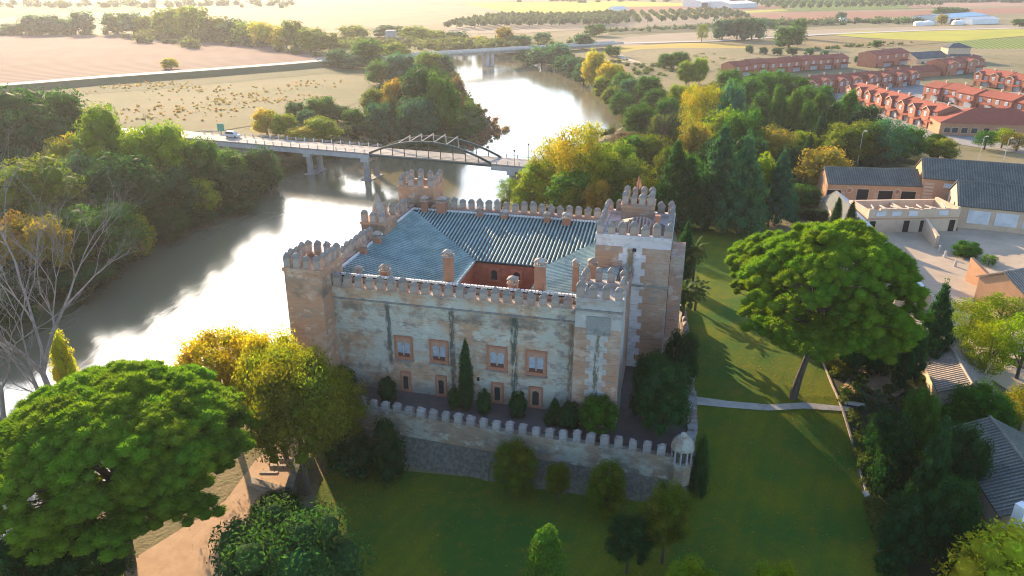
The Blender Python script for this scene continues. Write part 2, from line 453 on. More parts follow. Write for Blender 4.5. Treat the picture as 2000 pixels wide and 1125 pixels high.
ys = [12.0]
while ys[-1] < 5000: ys.append(ys[-1] + max(1.1, ys[-1] * .011))
ys = np.array(ys); nx = 340
sx = np.linspace(-1, 1, nx)
X = sx[None, :] * (50 + ys[:, None] * .85); Y = np.repeat(ys[:, None], nx, 1)
Z = ground(X.ravel(), Y.ravel()).reshape(X.shape)
Z += .25 * np.sin(X * .35 + 2 * np.sin(Y * .21)) * np.sin(Y * .4) * ((Z < -6.5) & (Z > -13))
idx = np.arange(X.size).reshape(X.shape)
quads = np.stack([idx[:-1, :-1], idx[:-1, 1:], idx[1:, 1:], idx[1:, :-1]], -1).reshape(-1, 4)
me = mesh_np('ground', np.stack([X.ravel(), Y.ravel(), Z.ravel()], 1), [quads], M['land'], smooth=True)
tag(link('ground', me), 'open ground of dry earth and grass around the river', kind='structure')
wv = [(-600, 20, -12), (600, 20, -12), (900, 900, -12), (-900, 900, -12)]
tag(MB().add(wv, [(0, 1, 2, 3)]).obj('river_water', M['water']), 'wide bright river bending past the castle', kind='structure')

def inside(p, poly):
    x, y = p; c = False
    for i in range(len(poly)):
        a, b = poly[i], poly[i-1]
        if (a[1] > y) != (b[1] > y) and x < a[0] + (y - a[1]) * (b[0] - a[0]) / (b[1] - a[1]): c = not c
    return c
def drape(name, poly, m, dz=.08, step=2.5, label=None):
    poly = [(p[0], p[1]) for p in poly]
    pts = []
    n = len(poly)
    for i in range(n):
        a, b = Vector(poly[i]), Vector(poly[(i+1) % n])
        k = max(1, int((b - a).length / step))
        for j in range(k): pts.append(a.lerp(b, j / k))
    ne = len(pts)
    xs = [p[0] for p in poly]; ys_ = [p[1] for p in poly]
    x = min(xs) + step * .5
    while x < max(xs):
        y = min(ys_) + step * .5
        while y < max(ys_):
            if inside((x, y), poly): pts.append(Vector((x + random.uniform(-.2, .2), y + random.uniform(-.2, .2))))
            y += step
        x += step
    v, e, f, *_ = delaunay_2d_cdt(pts, [(i, (i+1) % ne) for i in range(ne)], [tuple(range(ne))], 1, 1e-4)
    va = np.array([[p.x, p.y] for p in v])
    z = ground(va[:, 0], va[:, 1]) + dz
    mb = MB(); mb.v = [(a[0], a[1], zz) for a, zz in zip(va, z)]
    mb.f = [tuple(t) if (va[t[1]][0]-va[t[0]][0])*(va[t[2]][1]-va[t[0]][1])-(va[t[1]][1]-va[t[0]][1])*(va[t[2]][0]-va[t[0]][0]) > 0 else tuple(reversed(t)) for t in f]
    o = mb.obj(name, m); tag(o, label, kind='structure')
    return o
def flat(name, poly, m, dz, label):
    P3 = [(p[0], p[1]) for p in poly]
    a = sum(P3[i-1][0]*P3[i][1] - P3[i][0]*P3[i-1][1] for i in range(len(P3)))
    if a < 0: P3.reverse()
    o = MB().add([(x, y, -5 + dz) for x, y in P3], [tuple(range(len(P3)))]).obj(name, m)
    return tag(o, label, kind='structure')

# far fields, flat on the plain
flat('field', [(-516.2, 716.5, -5.0), (-473.0, 722.3, -5.0), (-351.9, 716.5, -5.0), (-219.9, 643.2, -5.0), (-131.7, 553.5, -5.0), (-126.9, 520.3, -5.0), (-183.6, 459.1, -5.0), (-267.7, 398.6, -5.0), (-302.3, 373.7, -5.0)], FM['plough'], .12, 'ploughed pinkish brown field left of the river')
flat('meadow', [(-256.2, 380.5, -5.0), (-192.5, 410.2, -5.0), (-116.1, 485.1, -5.0), (-90.9, 454.2, -5.0), (-68.2, 382.2, -5.0), (-70.6, 335.9, -5.0), (-89.99, 299.01, -5.00), (-108.77, 277.40, -5.00), (-140.43, 271.75, -5.00), (-205.96, 271.75, -5.00)], FM['meadow'], .12, 'dry meadow between the pale track and the bridge road')
flat('verge', [(-283.7, 365.5, -5.0), (-254.0, 377.1, -5.0), (-193.4, 412.2, -5.0), (-117.4, 490.6, -5.0), (-86.6, 464.0, -5.0), (-81.3, 431.1, -5.0), (-106.9, 444.7, -5.0), (-179.3, 380.5, -5.0), (-236.0, 348.6, -5.0)], FM['verge'], .2, 'grass strip coloured dark for the shade along the track embankment')  # flat dark sheet painting the embankment's shade band
flat('field', [(-539.7, 779.5, -5.0), (-556.6, 854.2, -5.0), (-564.6, 944.2, -5.0), (-574.4, 1054.9, -5.0), (-521.6, 944.2, -5.0), (-490.2, 807.8, -5.0), (-484.4, 740.4, -5.0), (-505.3, 728.3, -5.0)], FM['green'], .12, 'bright green crop strip at the upper left')
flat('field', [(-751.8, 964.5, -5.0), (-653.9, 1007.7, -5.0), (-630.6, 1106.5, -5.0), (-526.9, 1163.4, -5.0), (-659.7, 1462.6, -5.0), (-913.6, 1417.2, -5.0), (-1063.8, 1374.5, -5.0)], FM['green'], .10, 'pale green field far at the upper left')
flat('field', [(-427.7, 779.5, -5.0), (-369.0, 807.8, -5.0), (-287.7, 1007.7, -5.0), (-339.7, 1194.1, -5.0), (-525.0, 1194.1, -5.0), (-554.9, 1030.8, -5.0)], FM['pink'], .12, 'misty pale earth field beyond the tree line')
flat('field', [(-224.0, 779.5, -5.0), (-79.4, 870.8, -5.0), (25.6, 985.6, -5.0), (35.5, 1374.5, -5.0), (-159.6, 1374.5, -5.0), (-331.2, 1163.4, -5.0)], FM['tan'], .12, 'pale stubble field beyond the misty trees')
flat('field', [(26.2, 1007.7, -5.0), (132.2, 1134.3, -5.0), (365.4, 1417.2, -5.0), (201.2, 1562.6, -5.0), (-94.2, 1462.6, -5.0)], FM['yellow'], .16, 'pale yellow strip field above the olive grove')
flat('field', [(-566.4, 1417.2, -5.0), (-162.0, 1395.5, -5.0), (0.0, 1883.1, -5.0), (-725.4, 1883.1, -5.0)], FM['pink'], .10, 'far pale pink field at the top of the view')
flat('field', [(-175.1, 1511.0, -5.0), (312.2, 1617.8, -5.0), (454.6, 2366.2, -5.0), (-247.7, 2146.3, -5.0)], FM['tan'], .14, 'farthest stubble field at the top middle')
flat('grove_ground', [(-68.9, 753.0, -5.0), (0.0, 740.4, -5.0), (94.9, 807.8, -5.0), (247.6, 906.1, -5.0), (293.7, 1134.3, -5.0), (123.1, 1054.9, -5.0), (-60.1, 924.8, -5.0)], FM['grove'], .2, 'pale bare soil of the olive grove')
flat('field', [(113.3, 1093.2, -5.0), (173.1, 1163.4, -5.0), (301.1, 1163.4, -5.0), (468.7, 1296.3, -5.0), (425.5, 1374.5, -5.0), (167.4, 1296.3, -5.0)], FM['red'], .18, 'red earth strip behind the grove')
flat('field', [(121.7, 1042.7, -5.0), (308.4, 1134.3, -5.0), (420.1, 1226.3, -5.0), (411.6, 1178.5, -5.0), (259.9, 1054.9, -5.0)], FM['yellow'], .24, 'narrow yellow strip below the white warehouses')
flat('field', [(233.5, 897.0, -5.0), (360.8, 924.8, -5.0), (547.1, 1054.9, -5.0), (759.6, 1106.5, -5.0), (912.7, 1334.3, -5.0), (572.0, 1163.4, -5.0), (396.5, 1134.3, -5.0), (267.4, 1030.8, -5.0)], FM['red'], .16, 'long red earth field at the upper right')
flat('field', [(386.5, 1148.7, -5.0), (626.5, 1243.1, -5.0), (727.7, 1486.4, -5.0), (603.1, 1462.6, -5.0), (482.2, 1334.3, -5.0)], FM['green'], .2, 'green soil of the far orchard at the upper right')
flat('field', [(635.0, 1260.3, -5.0), (939.7, 1374.5, -5.0), (1458.5, 2146.3, -5.0), (920.8, 2050.9, -5.0), (504.0, 1963.5, -5.0), (408.7, 1511.0, -5.0), (584.3, 1462.6, -5.0)], FM['pink'], .12, 'far reddish plain at the upper right')
flat('gravel_yard', [(50.7, 643.2, -5.0), (145.3, 740.4, -5.0), (210.3, 766.0, -5.0), (310.8, 793.4, -5.0), (437.1, 838.1, -5.0), (612.8, 888.1, -5.0), (568.8, 822.7, -5.0), (380.5, 766.0, -5.0), (267.0, 728.3, -5.0), (141.5, 652.8, -5.0), (80.0, 607.6, -5.0)], FM['grove'], .2, 'pale gravel ground along the far road')
flat('bank_shade', [(93.2, 793.4, -5.0), (240.5, 879.4, -5.0), (365.5, 906.1, -5.0), (356.2, 854.2, -5.0), (213.9, 779.5, -5.0), (90.6, 728.3, -5.0)], FM['verge'], .26, 'grassy bank below the olive grove, its shade put into the colour')  # flat sheet, the bank's shade is only its dark colour
flat('field', [(70.0, 607.6, -5.0), (143.8, 643.2, -5.0), (167.9, 638.6, -5.0), (194.9, 591.1, -5.0), (259.3, 560.7, -5.0), (211.8, 533.1, -5.0), (123.5, 533.1, -5.0), (91.8, 533.1, -5.0)], FM['gold'], .16, 'golden stubble field right of the river bend')
flat('field', [(169.1, 643.2, -5.0), (258.7, 705.0, -5.0), (313.7, 683.2, -5.0), (397.4, 672.8, -5.0), (324.8, 624.9, -5.0), (230.8, 583.2, -5.0), (196.2, 595.1, -5.0)], FM['dry'], .2, 'dry grass field around the leaning tree')
flat('field', [(335.4, 766.0, -5.0), (558.8, 807.8, -5.0), (513.5, 740.4, -5.0), (436.8, 694.0, -5.0), (368.8, 652.8, -5.0), (316.1, 688.5, -5.0), (290.8, 728.3, -5.0)], FM['yellow'], .24, 'yellow green field below the farm sheds')
flat('field', [(382.9, 662.6, -5.0), (497.4, 716.5, -5.0), (402.6, 575.5, -5.0), (354.7, 591.1, -5.0), (354.4, 634.0, -5.0)], FM['vine'], .28, 'green vine rows at the right edge')
flat('field', [(306.8, 514.1, -5.0), (374.1, 533.1, -5.0), (313.2, 442.4, -5.0), (303.1, 474.3, -5.0)], FM['yellow'], .3, 'yellow green field right of the gabled houses')
flat('field', [(235.5, 575.5, -5.0), (349.5, 624.9, -5.0), (402.6, 575.5, -5.0), (374.1, 533.1, -5.0), (310.6, 533.1, -5.0), (241.4, 520.3, -5.0)], FM['dry'], .14, 'dry field behind the brick houses')
flat('field', [(79.5, 603.4, -5.0), (120.0, 533.1, -5.0), (121.1, 431.1, -5.0), (80.7, 400.5, -5.0), (66.6, 454.2, -5.0), (62.6, 557.1, -5.0)], FM['dry'], .14, 'rough dry slope with the dirt track')
flat('grass', [(100.0, 454.2, -5.0), (131.6, 459.1, -5.0), (121.0, 410.2, -5.0), (93.8, 387.6, -5.0)], FM['bright'], .3, 'green grass patch left of the rear brick row')['kind'] = 'structure'
# near ground sheets
drape('lawn', [(-22.78, 75.85), (-13.71, 74.31), (0.00, 72.34), (19.37, 67.50), (22.14, 76.50), (27.70, 104.62), (30.94, 125.81), (35.32, 152.04), (40.09, 161.23), (52.24, 169.50), (56.31, 155.57), (49.44, 121.03), (44.96, 97.75), (41.51, 76.50), (38.02, 57.62), (35.87, 49.51), (0.00, 45.28), (-21.54, 46.81), (-22.00, 62.78), (-22.75, 70.45)], M['lawn'], .10, 2.5, 'mown green lawn around the castle terrace')
drape('sand_path', [(-26.92, 79.61), (-30.04, 80.17), (-31.80, 76.37), (-32.87, 68.63), (-36.85, 62.78), (-39.46, 59.03), (-38.02, 52.44), (-35.12, 45.28), (-23.26, 45.28), (-26.08, 53.67), (-26.54, 59.76), (-26.57, 65.19), (-25.74, 70.45)], M['sand'], .14, 2.0, 'sunlit sandy path beside the left umbrella pine')
drape('stone_path', [(23.96, 84.09), (28.02, 83.11), (33.14, 82.39), (37.92, 82.80), (43.56, 81.90), (43.35, 81.05), (37.52, 81.61), (32.80, 81.23), (27.69, 81.80), (23.73, 82.39)], M['path'], .17, 1.2, 'narrow stone path crossing the lawn')
drape('garden_bed', [(45.04, 97.75), (45.60, 97.43), (56.21, 104.62), (63.44, 104.62), (58.29, 88.74), (57.00, 77.29), (51.47, 66.40), (52.62, 59.03), (48.91, 49.51), (36.43, 49.51), (38.53, 57.62), (42.07, 76.65)], M['soil'], .07, 2.5, 'planted garden bed of dark soil along the lawn')
drape('gravel_path', [(46.65, 89.44), (54.27, 100.24), (57.72, 97.75), (52.31, 85.39), (48.48, 82.60), (44.70, 83.11), (43.59, 85.39)], M['sand'], .16, 1.6, 'sunlit orange gravel path in the garden')
drape('gravel_court', [(48.97, 73.49), (50.27, 71.69), (48.61, 66.40), (45.51, 62.00), (44.91, 63.51)], M['sand'], .16, 1.6, 'small sunlit gravel patch in the lower garden')
drape('gravel_yard', [(75.05, 152.04), (95.65, 151.35), (97.98, 155.57), (117.35, 149.33), (78.79, 86.03), (67.48, 78.92), (65.61, 88.05), (63.17, 88.05), (67.62, 106.46), (74.85, 136.42)], M['yard'], .09, 3.0, 'pale gravel yard of the farm buildings')
drape('forecourt', [(75.14, 175.36), (98.38, 174.28), (101.01, 163.17), (80.18, 161.22)], M['yard'], .12, 3.0, 'paved court in front of the carriage house')
drape('grass', [(-165.74, 237.42, -6.00), (-157.94, 241.03, -6.00), (-145.39, 223.93, -6.00), (-136.43, 195.60, -6.00), (-141.12, 186.00, -6.00), (-180.71, 230.50, -6.00)], FM['bright'], .15, 3, 'strip of bright grass at the left photo edge')
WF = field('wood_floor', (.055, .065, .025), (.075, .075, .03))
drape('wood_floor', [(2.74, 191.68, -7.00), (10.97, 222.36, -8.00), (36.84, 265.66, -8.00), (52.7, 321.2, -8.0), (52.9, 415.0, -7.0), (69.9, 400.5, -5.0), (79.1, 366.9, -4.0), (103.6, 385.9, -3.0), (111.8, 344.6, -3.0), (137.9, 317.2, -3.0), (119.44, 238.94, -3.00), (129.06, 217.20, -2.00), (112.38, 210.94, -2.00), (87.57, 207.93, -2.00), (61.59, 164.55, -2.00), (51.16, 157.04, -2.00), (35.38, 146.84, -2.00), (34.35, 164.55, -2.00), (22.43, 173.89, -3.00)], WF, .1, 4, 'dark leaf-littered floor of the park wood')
drape('grass_spit', [(-28.64, 275.01, -11.00), (-25.8, 328.0, -11.0), (-18.2, 332.9, -11.0), (-11.9, 314.2, -11.0), (-15.29, 295.36, -11.00), (-21.37, 280.30, -11.00)], FM['spit'], .8, 3, 'low grassy spit at the tip of the peninsula')
drape('village_street', [(130.4, 344.6, -3.0), (162.2, 376.9, -3.0), (207.3, 385.9, -3.0), (218.5, 360.1, -3.0), (257.3, 360.1, -3.0), (167.97, 218.15, -3.00), (154.80, 231.62, -3.00), (137.29, 254.92, -3.00), (132.34, 293.54, -3.00)], M['asphalt'], .1, 8, 'paved streets between the brick houses')

def strip(name, pts, w, m, z, label, h=None, kind='structure'):
    """ribbon along a polyline; pts 2D; with h a raised bank profile"""
    pts = [Vector((p[0], p[1])) for p in pts]; mb = MB(); L_ = []
    for i, p in enumerate(pts):
        d = (pts[min(i+1, len(pts)-1)] - pts[max(i-1, 0)]).normalized(); n = Vector((-d.y, d.x))
        L_.append((p + n*w/2, p - n*w/2))
    V = []
    for a, b in L_: V += [(a.x, a.y, z), (b.x, b.y, z)]
    mb.add(V, [(2*i, 2*i+1, 2*i+3, 2*i+2) for i in range(len(pts)-1)])
    o = mb.obj(name, m); return tag(o, label, kind=kind)
TR = [(-307.5, 324.1, -2.0), (-276.2, 356.5, -2.0), (-253.1, 376.8, -2.0), (-218.1, 407.6, -2.0), (-175.4, 438.7, -2.0), (-137.1, 469.2, -2.0), (-116.7, 488.9, -2.0), (-76.1, 523.3, -2.0), (-50.0, 540.5, -2.0)]
strip('track', TR, 9, M['path'], -1.9, 'pale track on the embankment beyond the meadow')
# embankment under the track
mb = MB(); pts = [Vector(p[:2]) for p in TR]
for i, p in enumerate(pts):
    d = (pts[min(i+1, len(pts)-1)] - pts[max(i-1, 0)]).normalized(); n = Vector((-d.y, d.x))
    for off, zz in ((12, -5.3), (5.5, -1.96), (-5.5, -1.96), (-14, -5.3)): q = p + n*off; mb.v.append((q.x, q.y, zz))
for i in range(len(pts)-1):
    for j in range(3): mb.f.append((4*i+j, 4*i+j+1, 4*i+4+j+1, 4*i+4+j))
tag(mb.obj('embankment', FM['verge']), 'grassy embankment carrying the pale track', kind='structure')
strip('road', [(31.3, 593.7, -3.0), (83.3, 633.8, -3.0), (172.7, 658.4, -3.0), (284.7, 725.6, -3.0), (406.4, 778.4, -3.0), (579.2, 823.1, -3.0)], 10, M['path'], -4.5, 'pale road running right from the far bridge')
strip('dirt_track', [(72.6, 595.1, -5.0), (76.3, 523.4, -5.0), (84.5, 485.1, -5.0), (93.0, 449.4, -5.0), (94.9, 410.2, -5.0)], 5, M['yard'], -4.6, 'pale dirt track above the right bank')
strip('dirt_track', [(61.4, 514.1, -5.0), (79.1, 496.3, -5.0), (92.8, 464.0, -5.0), (94.4, 444.7, -5.0)], 3.5, M['yard'], -4.55, 'lower pale dirt track joining the fork')
strip('road', [(-202.47, 278.12, -4.00), (-151.82, 276.18, -4.00), (-125.52, 272.36, -4.00), (-113.06, 266.81, -4.00)], 8, M['path'], -4.3, 'pale road leading onto the road bridge from the left')
strip('road', [(323.2, 539.7, -5.0), (320.0, 502.1, -5.0), (321.1, 454.2, -5.0)], 4, M['yard'], -4.5, 'pale lane right of the gabled houses')

exec_after = []
# ------------------------------------------------------------------ castle
CA = R(13.5)
castle = empty('castle', (-23.35, 85.3, 0), -CA)
tag(castle, 'square brick and plaster castle with battlemented towers and tiled roofs', 'castle')
def cw(x, y): return (-23.35 + x*math.cos(CA) + y*math.sin(CA), 85.3 - x*math.sin(CA) + y*math.cos(CA))

def merlon_mesh(w, d, h, cap, name='merlon'):
    mb = MB(); hw, hd = w/2, d/2
    mb.box(-hw, hw, -hd, hd, 0, h)
    me = mb.mesh(name, M['merlon'])
    cb = MB(); e = .05
    a = [(-hw-e, -hd-e), (hw+e, -hd-e), (hw+e, hd+e), (-hw-e, hd+e)]
    k1 = [(x*.97, y*.97) for x, y in a]; k2 = [(x*.62, y*.6) for x, y in a]; k3 = [(x*.22, y*.22) for x, y in a]
    lv = [(a, h), (k1, h+.12), (k2, h+cap*.72), (k3, h+cap)]
    V = [(x, y, z) for r_, z in lv for x, y in r_]; Fc = [(3, 2, 1, 0), (12, 13, 14, 15)]
    for i in range(3):
        for j in range(4): Fc.append((4*i+j, 4*i+(j+1) % 4, 4*i+4+(j+1) % 4, 4*i+4+j))
    cb.add(V, Fc)
    n0 = len(me.vertices)
    full = MB(); full.v = mb.v + cb.v; full.f = mb.f + [tuple(i+len(mb.v) for i in f) for f in cb.f]
    me2 = bpy.data.meshes.new(name); me2.from_pydata(full.v, [], full.f); me2.update()
    me2.materials.append(M['merlon']); me2.materials.append(M['cap'])
    for i, p in enumerate(me2.polygons): p.material_index = 1 if i >= len(mb.f) else 0
    return me2
def wear(me, seed, a):
    r = random.Random(seed); m2 = me.copy(); cut = r.random() < .3; k_ = r.randrange(8)
    for i, v in enumerate(m2.vertices):
        v.co += Vector((r.uniform(-a, a), r.uniform(-a, a), r.uniform(-a, a)*(0 if v.co.z < .05 else 1)))
        if cut and v.co.z > .9 and v.co.x*(1 if k_ % 2 else -1) > .2: v.co.z -= r.uniform(.1, .3)
    return m2
MER = [wear(merlon_mesh(.96, .55, 1.15, .6), i, .045) for i in range(7)]
MER_S = [wear(merlon_mesh(.82, .5, 1.2, .6), i+20, .045) for i in range(7)]
def row(parent, me, a, b, n, z, rz, name='merlon', jit=.0):
    for i in range(n):
        t = i/(n-1) if n > 1 else .5
        o = link(name, random.choice(me), parent, (a[0]+(b[0]-a[0])*t, a[1]+(b[1]-a[1])*t, z), rz + random.uniform(-.03, .03))
        s = random.uniform(.93, 1.05); o.scale = (s, random.uniform(.9, 1.1), random.uniform(.84, 1.08))

# curtain walls
w = MB(); w.box(.5, 32, 0, 1.3, -1.5, 13.75); w.box(.5, 32, -.10, 1.38, 13.752, 13.93); front = w.obj('curtain_wall', M['facade'], castle)
st = MB(); st.box(.7, 31.85, -.16, .003, 12.34, 12.52); st.obj('string_course', M['cap'], front)
row(front, MER, (1.55, .35), (30.6, .35), 21, 13.93, 0)
w = MB(); w.box(-1.6, -.3, .4, 33, -3, 14.75); west = w.obj('curtain_wall', M['castle'], castle)
row(west, MER, (-.95, 3), (-.95, 16.3), 10, 14.75, R(90)); row(west, MER, (-.95, 24.5), (-.95, 31), 5, 14.75, R(90))
w = MB(); w.box(2.8, 36.5, 31.9, 33.1, -3, 14.85); north = w.obj('curtain_wall', M['castle'], castle)
row(north, MER, (5.2, 32.5), (31.2, 32.5), 19, 14.85, 0)
w = MB(); w.box(35.6, 36.9, 3.2, 31.9, -3, 13.9); east = w.obj('curtain_wall', M['castle'], castle)
row(east, MER, (36.2, 4.4), (36.2, 12.6), 6, 13.9, R(90)); row(east, MER, (36.2, 26), (36.2, 31.4), 4, 13.9, R(90))
# wall walk and inner attic walls
MB().box(.5, 35.59, 1.302, 2.6, 12.6, 12.95).obj('wall_walk', M['cap'], castle)
ia = MB(); ia.box(-.29, 35.2, 2.61, 2.85, 12.0, 14.2); ia.box(-.29, -.05, 2.86, 31.3, 12, 14.2); ia.box(-.04, 35.2, 31.31, 31.6, 12, 14.2); ia.box(35.21, 35.5, 2.62, 31.6, 12, 14.2)
ia.obj('inner_wall', M['castle'], castle)
# gargoyle spouts
for gx in (8.3, 16.5, 24.3): MB().box(gx-.12, gx+.12, -.75, -.17, 12.4, 12.6).obj('spout', M['cap'], castle)

# towers: (x0,x1,y0,y1,z_base,z_top)
def tower(x0, x1, y0, y1, zb, zt, m, mer, nx_, ny_, lean=.0, flo=.9, name='tower'):
    mb = MB()
    lo = [(x0-lean, y0-lean, zb), (x1+lean, y0-lean, zb), (x1+lean, y1+lean, zb), (x0-lean, y1+lean, zb)]
    hi = [(x0, y0, zt-.5), (x1, y0, zt-.5), (x1, y1, zt-.5), (x0, y1, zt-.5)]
    mb.hexa(lo, hi)
    e = .14; t = .75
    # parapet ring
    for a in ((x0-e, x1+e, y0-e, y0+t), (x0-e, x1+e, y1-t, y1+e), (x0-e, x0+t, y0+t, y1-t), (x1-t, x1+e, y0+t, y1-t)):
        mb.box(a[0], a[1], a[2], a[3], zt-.498, zt+flo*.0)
    o = mb.obj(name, m, castle)
    c = .28
    row(o, mer, (x0+c+.15, y0+c), (x1-c-.15, y0+c), nx_, zt, 0)
    row(o, mer, (x0+c+.15, y1-c), (x1-c-.15, y1-c), nx_, zt, 0)
    if ny_ > 2:
        dy = (y1-y0-2*c)/(ny_-1)
        row(o, mer, (x0+c, y0+c+dy), (x0+c, y1-c-dy), ny_-2, zt, R(90)); row(o, mer, (x1-c, y0+c+dy), (x1-c, y1-c-dy), ny_-2, zt, R(90))
    return o
lt = tower(-3.9, .9, -2.5, 3.4, -6, 16.9, M['towerbrick'], MER_S, 4, 5, .25)
rt = tower(31.9, 37.05, -2.2, 3.2, -2, 16.55, M['rightpanel'], MER_S, 4, 4, .12)
bt = tower(-3.1, 2.8, 33.2, 38.5, -8, 17.6, M['towerbrick'], MER_S, 4, 4, .2)
kp = tower(32, 41.5, 13.6, 24.6, -3, 18.8, M['keeppanel'], MER, 7, 8, .12)
tt = tower(34.4, 38.7, 20.9, 24.3, 17.5, 20.7, M['quoin'], MER_S, 4, 3)
# bartizan with pointed cap on the west wall
mt = MB(); mt.box(-3.1, .6, 18.2, 23, -6, 15.9); mt.box(-3.25, .75, 18.05, 23.15, 15.902, 16.2)
mto = mt.obj('tower', M['towerbrick'], castle)
row(mto, MER_S, (-2.6, 18.5), (.1, 18.5), 3, 16.2, 0); row(mto, MER_S, (-2.6, 22.7), (.1, 22.7), 3, 16.2, 0)
MB().lathe([(1.0, 16.2), (.95, 17.4), (.8, 18.0), (.42, 19.1), (.12, 19.9), (.02, 20.1)], 8, (-1.3, 20.6)).obj('pinnacle', M['merlon'], mto)
# quoins (toothed brick corners)
def quoins(parent, x0, x1, y0, zb, zt, w1, w2, h):
    i = 0; z = zb
    while z + h <= zt:
        wq = w1 if i % 2 else w2
        for s in (0, 1):
            a, b = (x0-.05, x0+wq) if s == 0 else (x1-wq, x1+.05)
            lean = .25*(1-(z-zb)/(zt-zb))*.5
            MB().box(a, b, y0-.05-lean, y0+.3, z+.02, z+h-.02).obj('quoin', M['quoin'], parent)
        z += h; i += 1
quoins(kp, 32, 41.5, 13.6, -1.0, 18.2, 3.0, 3.5, .96)
quoins(rt, 31.9, 37.05, -2.2, -1.0, 13.6, 1.35, 1.8, .73)
MB().box(31.75, 37.2, -2.42, -2.0, 15.0, 15.2).obj('string_course', M['cap'], rt)
MB().box(31.8, 41.75, 13.38, 13.62, 11.9, 12.12).obj('string_course', M['cap'], kp)
MB().box(33.2, 35.9, -2.33, -2.1, 12.1, 14.4).obj('plaster_panel', M['cap'], rt)
for (x, z, s) in ((37.0, 16.9, .22), (38.2, 1.5, .3)): MB().box(x-s, x+s, 13.45, 13.62, z-s, z+s).obj('loophole', M['dark_hole'], kp)
MB().box(34.4, 34.8, 13.3, 13.6, 8.6, 10.2).obj('loophole', M['dark_hole'], kp)
# keep roof (low hipped tiles inside the parapet) and its annex to the right
hp = MB(); hp.add([(32.9, 14.5, 18.2), (40.6, 14.5, 18.2), (40.6, 20.6, 18.2), (32.9, 20.6, 18.2), (36.5, 17.4, 20.1), (38.0, 17.6, 20.1)],
                  [(0, 1, 5, 4), (1, 2, 5), (2, 3, 4, 5), (3, 0, 4)])
kr = hp.obj('keep_roof', M['tile_warm'], kp)
rb = MB()
for i in range(17):
    x = 33.2 + i*.45
    t = min(1, max(0, (36.5-x)/3.6)) if x < 36.5 else (min(1, max(0, (x-38)/2.6)) if x > 38 else 0)
    y1 = 17.4 - 2.9*t; z1 = 20.1 - 1.9*t
    if y1 - 14.5 > .3: rb.bar((x, 14.5, 18.3), (x, y1, z1+.08), .2, .14)
rb.obj('tile_ridges', M['tile_warm_rib'], kr)['kind'] = 'stuff'
MB().box(41.65, 43.4, 17, 23, -3, 15.2).obj('buttress', M['castle'], castle)
# hall body under the roofs, inner court
hb = MB()
hb.box(24.7, 35.15, 2.9, 31.25, 0, 11.6); hb.box(-.0, 14.1, 2.9, 31.25, 0, 11.6); hb.box(14.1, 24.7, 17.6, 31.25, 0, 11.6); hb.box(14.1, 24.7, 2.9, 7.2, 0, 11.6)
hb.obj('court_wall', M['courtwall'], castle)
# roof slopes: each a channel plane with its own rows of cover tiles
ZR, ZE = 14.4, 12.0
def cover(parent, a, b):
    a, b = Vector(a), Vector(b); d = (b-a).normalized(); u = d.cross(Vector((0, 0, 1))).normalized(); n = u.cross(d)
    if n.z < 0: n = -n
    pr = [(-.13, .0), (-.10, .1), (0, .15), (.10, .1), (.13, .0)]
    V = [tuple(p + u*x + n*z) for p in (a, b) for x, z in pr]
    Fc = [(i, i+1, i+6, i+5) for i in range(4)] + [(4, 3, 2, 1, 0), (5, 6, 7, 8, 9)]
    return MB().add(V, Fc).obj('tile_row', M['tile_cover'], parent)
XL, XR, YF, YB = .1, 35.3, 2.65, 31.3
cx0, cx1, cy0, cy1 = 14.4, 24.4, 7.5, 17.3
def slope(poly): 
    top = [Vector(p) for p in poly]
    n = (top[1]-top[0]).cross(top[2]-top[0]).normalized()
    if n.z < 0: top.reverse(); n = -n
    k = len(top); V = [tuple(p) for p in top] + [tuple(p - Vector((0, 0, .22))) for p in top]
    return MB().add(V, [tuple(range(k)), tuple(range(2*k-1, k-1, -1))] + [((i+1) % k, i, k+i, k+(i+1) % k) for i in range(k)]).obj('roof', M['tile_channel'], castle)
A_, B_, C_, D_ = (XL, YF, ZR), (XR, YF, ZR), (XR, YB, ZR), (XL, YB, ZR)
a_, b_, c_, d_ = (cx0, cy0, ZE), (cx1, cy0, ZE), (cx1, cy1, ZE), (cx0, cy1, ZE)
rW = slope([A_, a_, d_, D_]); rN = slope([D_, d_, c_, C_]); rE = slope([C_, c_, b_, B_]); rS = slope([B_, b_, a_, A_])
SP = .56
def zat(t): return ZR + (ZE-ZR)*t
k = int((YB-YF)/SP)
for i in range(1, k):
    y = YF + i*SP
    for par, xr, xe in ((rW, XL, cx0), (rE, XR, cx1)):
        t = 1.0
        if y > cy1: t = (YB-y)/(YB-cy1)
        elif y < cy0: t = (y-YF)/(cy0-YF)
        if t > .05: cover(par, (xr, y, zat(0)+.01), (xr+(xe-xr)*t, y, zat(t)+.01))
k = int((XR-XL)/SP)
for i in range(1, k):
    x = XL + i*SP
    for par, yr, ye in ((rN, YB, cy1), (rS, YF, cy0)):
        t = 1.0
        if x < cx0: t = (x-XL)/(cx0-XL)
        elif x > cx1: t = (XR-x)/(XR-cx1)
        if t > .05: cover(par, (x, yr, zat(0)+.01), (x, yr+(ye-yr)*t, zat(t)+.01))
# ridge caps with white mortar
for a, b, n in ((A_, B_, 78), (A_, D_, 62), (D_, C_, 78)):
    a, b = Vector(a), Vector(b); rc = MB()
    for i in range(n):
        p, q = a.lerp(b, (i+.06)/n), a.lerp(b, (i+.8)/n); rc.bar(p+Vector((0, 0, .16)), q+Vector((0, 0, .16)), .3, .26)
    o = rc.obj('ridge_tiles', M['white'], castle); o['kind'] = 'stuff'
# gutter flashing along the court eaves
MB().box(cx0-.5, cx0+.12, cy0, cy1, 11.7, 12.1).obj('gutter', M['tile_cover'], castle)
